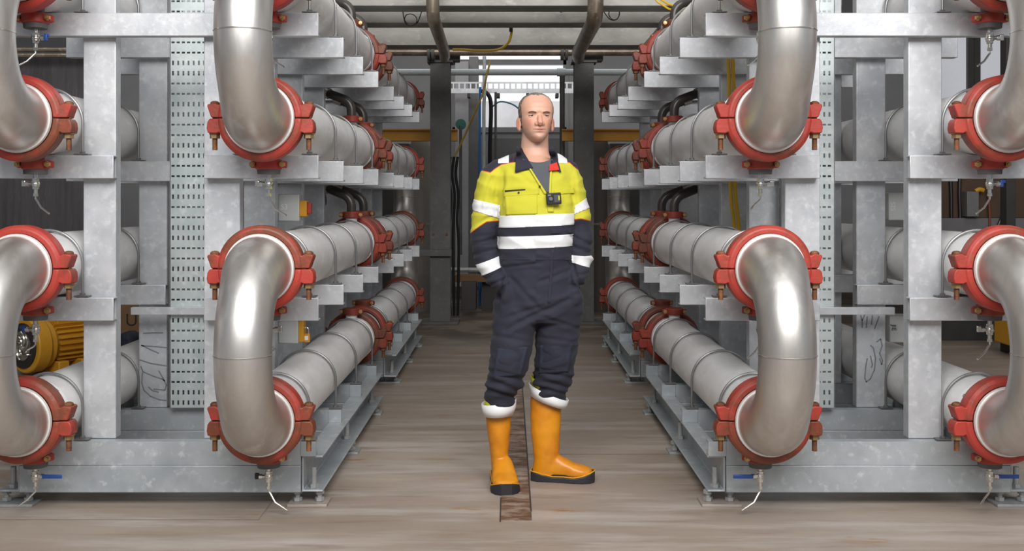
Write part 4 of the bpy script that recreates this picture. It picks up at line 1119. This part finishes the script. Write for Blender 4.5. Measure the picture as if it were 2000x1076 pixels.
for sx in (-1, 1):
    hm.ell((sx*.079, .012, .080), .010, .018, .031, 16, 10, Matrix.Rotation(R(-8), 3, 'X') @ Matrix.Rotation(R(-sx*22), 3, 'Z'))
    hm.ell((sx*.076, .006, .056), .008, .010, .012)
# nose blocks
hm.tube([(0,-.078,.122), (0,-.090,.108), (0,-.099,.092), (0,-.105,.079), (0,-.098,.069)], [.0085,.0095,.0115,.0145,.010], 14, True, [.006,.009,.011,.013,.008])
for sx in (-1, 1): hm.ell((sx*.0140,-.091,.0740), .0090, .011, .0088)
RZ = Matrix.Rotation(YAW, 3, 'Z')
hm.v = [tuple(RZ @ Vector(v)) for v in hm.v]
# neck in head space offset (person-facing forward)
def nk(px, py, dy): return tuple(M(px, py, dy)-HC)
hm2 = ring_loft([(Vector(nk((xl+xr)/2, py, dy)), (xr-xl)/2*SM, ry) for py, xl, xr, dy, ry in ((252,1020,1072,.045,.055),(275,1018,1071,.035,.060),(292,1017,1072,.028,.062),(304,1015,1074,.022,.066),(314,1010,1082,.012,.078),(326,1000,1090,.004,.098),(340,1000,1090,.01,.100))], 40, 2.1)
hm.add(hm2.v, hm2.f)
head = remesh(hm, .0030, 5, .5)
RI = Matrix.Rotation(-YAW, 3, 'Z')
def G(x, s): return math.exp(-(x/s)**2)
lipA = []
for v in head.vertices:
    p = RI @ v.co; x, y, z = p; d = Vector((0,0,0)); lip = 0
    if y < -.02 and z > -.01:
        ax = abs(x)
        d.y += .0072*G(ax-.0335,.015)*G(z-.111,.0095)            # eye sockets
        d.y += .004*G(x,.010)*G(z-.116,.010)
        d.y -= .0045*G(ax-.030,.022)*G(z-.129,.007)               # brow
        d.y -= .004*G(ax-.043,.016)*G(z-.078,.016)                # cheeks
        d.y -= .0035*G(x,.024)*G(z-.052,.016)                     # muzzle
        d.y -= .0025*G(x,.022)*G(z-.0525,.0035)                   # upper lip
        d.y += .0030*G(x,.028)*G(z-.0475-.004*min(1,(x/.031)**2),.0022)                   # mouth line
        d.y -= .0030*G(x,.019)*G(z-.0420,.0040)                   # lower lip
        d.y += .0035*G(x,.022)*G(z-.032,.0050)
        d.y -= .0045*G(x,.018)*G(z-.014,.010)                     # chin
        nl = .019+(.070-z)*.62
        if z < .078: d.y += .0030*G(ax-nl,.0035)*G(z-.060,.012)
        d.y += .0012*G(z-.160,.003)*G(x,.04)+.0012*G(z-.148,.003)*G(x,.035)
        d.y += .0016*G(ax-.034,.012)*G(z-.0985,.003)              # under-eye crease
        lip = max(G(x,.020)*G(z-.0525,.0028), G(x,.017)*G(z-.0425,.0036))*1.1
    if abs(x) > .076 and .055 < z < .108: d.x -= math.copysign(.005*G(y-.006,.008)*G(z-.080,.014), x)
    v.co += RZ @ d; lipA.append(lip)
def skin_mat():
    m, nt, b = mat_new('skin'); L = nt.links.new
    geo = N(nt, 'ShaderNodeNewGeometry'); nz = N(nt, 'ShaderNodeTexNoise'); nz.inputs['Scale'].default_value = 22; nz.inputs['Detail'].default_value = 6; L(geo.outputs['Position'], nz.inputs['Vector'])
    a = N(nt, 'ShaderNodeAttribute', attribute_name='lip_zone'); rd = N(nt, 'ShaderNodeAttribute', attribute_name='ruddy_zone'); sb = N(nt, 'ShaderNodeAttribute', attribute_name='stubble_zone')
    def mixc(f, c0, c1):
        x = N(nt, 'ShaderNodeMix', data_type='RGBA'); L(f, x.inputs[0])
        for i, c in ((6, c0), (7, c1)):
            if isinstance(c, tuple): x.inputs[i].default_value = c+(1,)
            else: L(c, x.inputs[i])
        return x.outputs[2]
    c = mixc(nz.outputs['Fac'], (.58,.31,.215), (.66,.38,.28))
    c = mixc(rd.outputs['Fac'], c, (.60,.22,.15)); c = mixc(sb.outputs['Fac'], c, (.44,.28,.22)); c = mixc(a.outputs['Fac'], c, (.48,.17,.13))
    L(c, b.inputs['Base Color']); b.inputs['Roughness'].default_value = .48
    b.inputs['Subsurface Weight'].default_value = .10; b.inputs['Subsurface Radius'].default_value = (.010,.004,.002)
    return m
SKIN = skin_mat()
for nm in ('lip_zone', 'ruddy_zone', 'stubble_zone'): head.attributes.new(nm, 'FLOAT', 'POINT')
for i, v in enumerate(head.vertices):
    p = RI @ v.co; x, y, z = p; ax = abs(x)
    head.attributes['lip_zone'].data[i].value = min(1, lipA[i])
    r_ = .55*G(ax-.045,.02)*G(z-.08,.02)+.6*G(x,.014)*G(z-.077,.012)
    if ax > .075: r_ += .6
    head.attributes['ruddy_zone'].data[i].value = min(1, r_)
    s_ = max(0, min(1, (.070-z)/.02))*(1 if z > -.03 else 0)*.45
    head.attributes['stubble_zone'].data[i].value = s_
headW = head.copy()
for v in head.vertices: v.co += HC
body = plink(head, 'body', SKIN)
HB = HC-PO
# hair: short, receding, grown off the scalp
HAIR = layered('short grey brown hair', [(.16,.125,.10), (.09,.07,.055), (.32,.29,.27)], [60, 90], (.6,.8), 0, .5, 300, thr=((.4,.6),(.5,.65)))
bm = bmesh.new(); bm.from_mesh(headW); bm.normal_update()
def hairy(co):
    p = RI @ co; x, y, z = p; ax = abs(x)
    if ax > .083 or z < .062 or (ax > .0715 and z < .108 and y < .034): return -1
    # front hairline sweeps back above the temples, sideburns before the ears
    if z > .205: fr = -.030
    elif z > .165: fr = lerp(z, [(.165,-.024),(.185,-.020),(.205,-.030)])
    else: fr = lerp(z, [(.045,.03),(.070,-.002),(.095,-.022),(.130,-.030),(.165,-.024)])
    if ax < .03 and z > .18: fr = lerp(ax, [(0,-.048),(.03,-.030)])
    return (y-fr)*60 - max(0, (.06-z))*0
dl = [f for f in bm.faces if hairy(f.calc_center_median()) < noise.noise(f.calc_center_median()*160)*.35]
bmesh.ops.delete(bm, geom=dl, context='FACES')
bm.normal_update()
for v in bm.verts:
    p = RI @ v.co; e = .0042 if abs(p.x) > .05 or p.y > .03 else .0028
    v.co += v.normal*(e*min(1, max(.15, hairy(v.co)*.9))+.0006*noise.noise(v.co*240))+HC
me = bpy.data.meshes.new('hair'); bm.to_mesh(me); bm.free()
plink(me, 'hair', HAIR, body, 80)
# eyes, lids, brows, mouth line
EYEW = simple('eye white', (.52,.47,.44), .25, var=.02); IRIS = simple('grey green iris', (.045,.05,.042), .2); 
BROW = simple('brow hair', (.10,.07,.05), .8, var=.3, scale=200); LINE = simple('mouth crease', (.16,.045,.035), .6)
for sx in (-1, 1):
    c = Vector((sx*.0335, -.0636, .1115)); rr = .0122
    cc = RZ @ c + HB
    e = MB().ell(cc, rr, rr, rr, 20, 14).build('eye', EYEW, body)
    ic = RZ @ (c+Vector((.0012,-rr+.0022,-.0002)))+HB
    MB().ell(ic, .0066, .0032, .0066, 14, 8).build('iris', IRIS, e)
    MB().ell(RZ @ (c+Vector((.0012,-rr+.0002,-.0002)))+HB, .0024, .0016, .0024, 10, 6).build('pupil', BLACK, e)
    lm = MB(); R2 = rr+.0014; vs = []; fs = []; nu, nv = 22, 8
    for part in (0, 1):
        vs = []; fs = []
        for j in range(nv+1):
            for i in range(nu+1):
                az = R(-88+176*i/nu); lim = cos(az*.98)
                el = (R(9)*lim+(R(80)-R(9)*lim)*j/nv) if part == 0 else (-R(15)*lim-(R(60)-R(15)*lim)*j/nv)
                vs.append(RZ @ (c+Vector((R2*1.06*cos(el)*sin(az), -R2*cos(el)*cos(az), R2*sin(el))))+HB)
        for j in range(nv):
            for i in range(nu): fs.append((j*(nu+1)+i, j*(nu+1)+i+1, (j+1)*(nu+1)+i+1, (j+1)*(nu+1)+i))
        l = MB().add(vs, fs).build('eyelid', SKIN, e, True, 0, 80)
        sl = l.modifiers.new('thick', 'SOLIDIFY'); sl.thickness = .0012
for sx in (-1, 1):
    c = Vector((sx*.0335, -.0636, .1115))
    pts = []
    for i in range(13):
        az = R(-75+150*i/12); el = R(9)*cos(az*.98)
        pts.append(RZ @ (c+Vector((.0146*cos(el)*sin(az), -.0143*cos(el)*cos(az), .0143*sin(el))))+HB)
    MB().tube(pts, [.0005+.0008*sin(pi*i/12) for i in range(13)], 6).build('lashes', simple('dark lashes', (.05,.03,.022), .8), body)
hb = BVHTree.FromPolygons([v.co.copy()+HC for v in headW.vertices], [tuple(p.vertices) for p in headW.polygons])
def on_face(x, z, lift):
    o = RZ @ Vector((x, -.3, z))+HC; h = hb.ray_cast(o, RZ @ Vector((0,1,0)))[0]
    return h+(RZ @ Vector((0,-lift,0)))-PO
for sx in (-1, 1):
    pts = [on_face(sx*(.016+.033*q), .1245+.0060*sin(q*2.4)-.003*q, .0012) for q in [i/12 for i in range(13)]]
    MB().tube(pts, [.0022+.0008*sin(pi*min(1, .25+q*.75)) if q < .95 else .0012 for q in [i/12 for i in range(13)]], 8).build('eyebrow', BROW, body)
pts = [on_face(-.031+.062*q, .0475+.0040*(2*q-1)**2, .0002) for q in [i/20 for i in range(21)]]
MB().tube(pts, [.0004+.0011*sin(pi*q) for q in [i/20 for i in range(21)]], 6).build('mouth_line', LINE, body)
for sx in (-1, 1):
    q = on_face(sx*.0065, .0672, -.0005); MB().ell(q, .0032, .003, .0018, 10, 6).build('nostril', LINE, body)

# --- t-shirt showing in the open neck, collar
both = BVHTree.FromPolygons([v.co.copy() for v in suitW.vertices]+[v.co.copy()+HC for v in headW.vertices],
    [tuple(p.vertices) for p in suitW.polygons]+[tuple(i+len(suitW.vertices) for i in p.vertices) for p in headW.polygons])
def vcurve(q, u, v):
    q = q.copy(); q.y += (1-v)*7*sin(pi*u); return q
patch('tshirt', SHIRT, [(1020,310),(1079,311),(1073,376),(1063,376)], .006, both, edge=vcurve, thick=.002, nu=18, nv=22)
patch('front_edge', YELC, [(1033,329),(1036,328),(1068,378),(1064,380)], .0075, both, thick=.003, nu=4, nv=18)
patch('front_edge', YELC, [(1074,333),(1078,331),(1076,380),(1072,380)], .0075, both, thick=.003, nu=4, nv=18)
cl = MB(); vs = []; fs = []; nu, nv = 30, 6
for j in range(nv+1):
    for i in range(nu+1):
        q = R(-12+204*i/nu); t = j/nv
        c = M(1045+1*t, 287+24*t*(1) , .024-.006*t); rx = (28+12*t)*SM; ry = .070+.022*t
        dip = max(0, -sin(q))*.02
        vs.append(Vector((c.x+rx*cos(q), c.y+ry*sin(q), c.z-dip-.006*(1 if sin(q) < 0 else 0)))-PO)
for j in range(nv):
    for i in range(nu): fs.append((j*(nu+1)+i, j*(nu+1)+i+1, (j+1)*(nu+1)+i+1, (j+1)*(nu+1)+i))
co = MB().add(vs, fs).build('collar', NAVY, coverall, True, 0, 80)
s = co.modifiers.new('thick', 'SOLIDIFY'); s.thickness = .004
patch('collar_flap', NAVY, [(1009,286),(1017,288),(1041,328),(1006,337)], .013, both, parent=co, thick=.004)
patch('collar_flap', NAVY, [(1073,289),(1081,286),(1096,337),(1077,326)], .013, both, parent=co, thick=.004)
patch('collar_lining', REDC, [(1073,322),(1087,317),(1092,332),(1072,334)], .017, both, parent=co, thick=.002)

# --- body camera clipped to the chest opening
q = ray(bvh, 1081, 388)
bc = thing('body_camera', 'small black body camera clipped to the chest of the man', 'camera', q+Vector((-.001,-.0165,0)), 0)
bc.rotation_euler = (0, R(-4), R(4))
MB().box(-.033, .033, -.018, .004, -.026, .026).build('camera_body', BLACK, bc, True, .004)
MB().cyl((-.014,-.0175,.000), (-.014,-.024,.000), .0085, n=20).cyl((-.014,-.023,0), (-.014,-.026,0), .005, n=16).build('lens', simple('lens grey', (.25,.25,.26), .25, .6), bc)
MB().box(.001, .028, -.0192, -.0178, -.016, .016).build('screen', simple('camera screen', (.08,.085,.09), .15), bc)
MB().box(-.026, -.012, -.0192, -.0178, .013, .020).build('button', CHROME, bc)
MB().box(.020, .026, -.0198, -.0190, -.008, .012).build('marker_strip', YELC, bc)
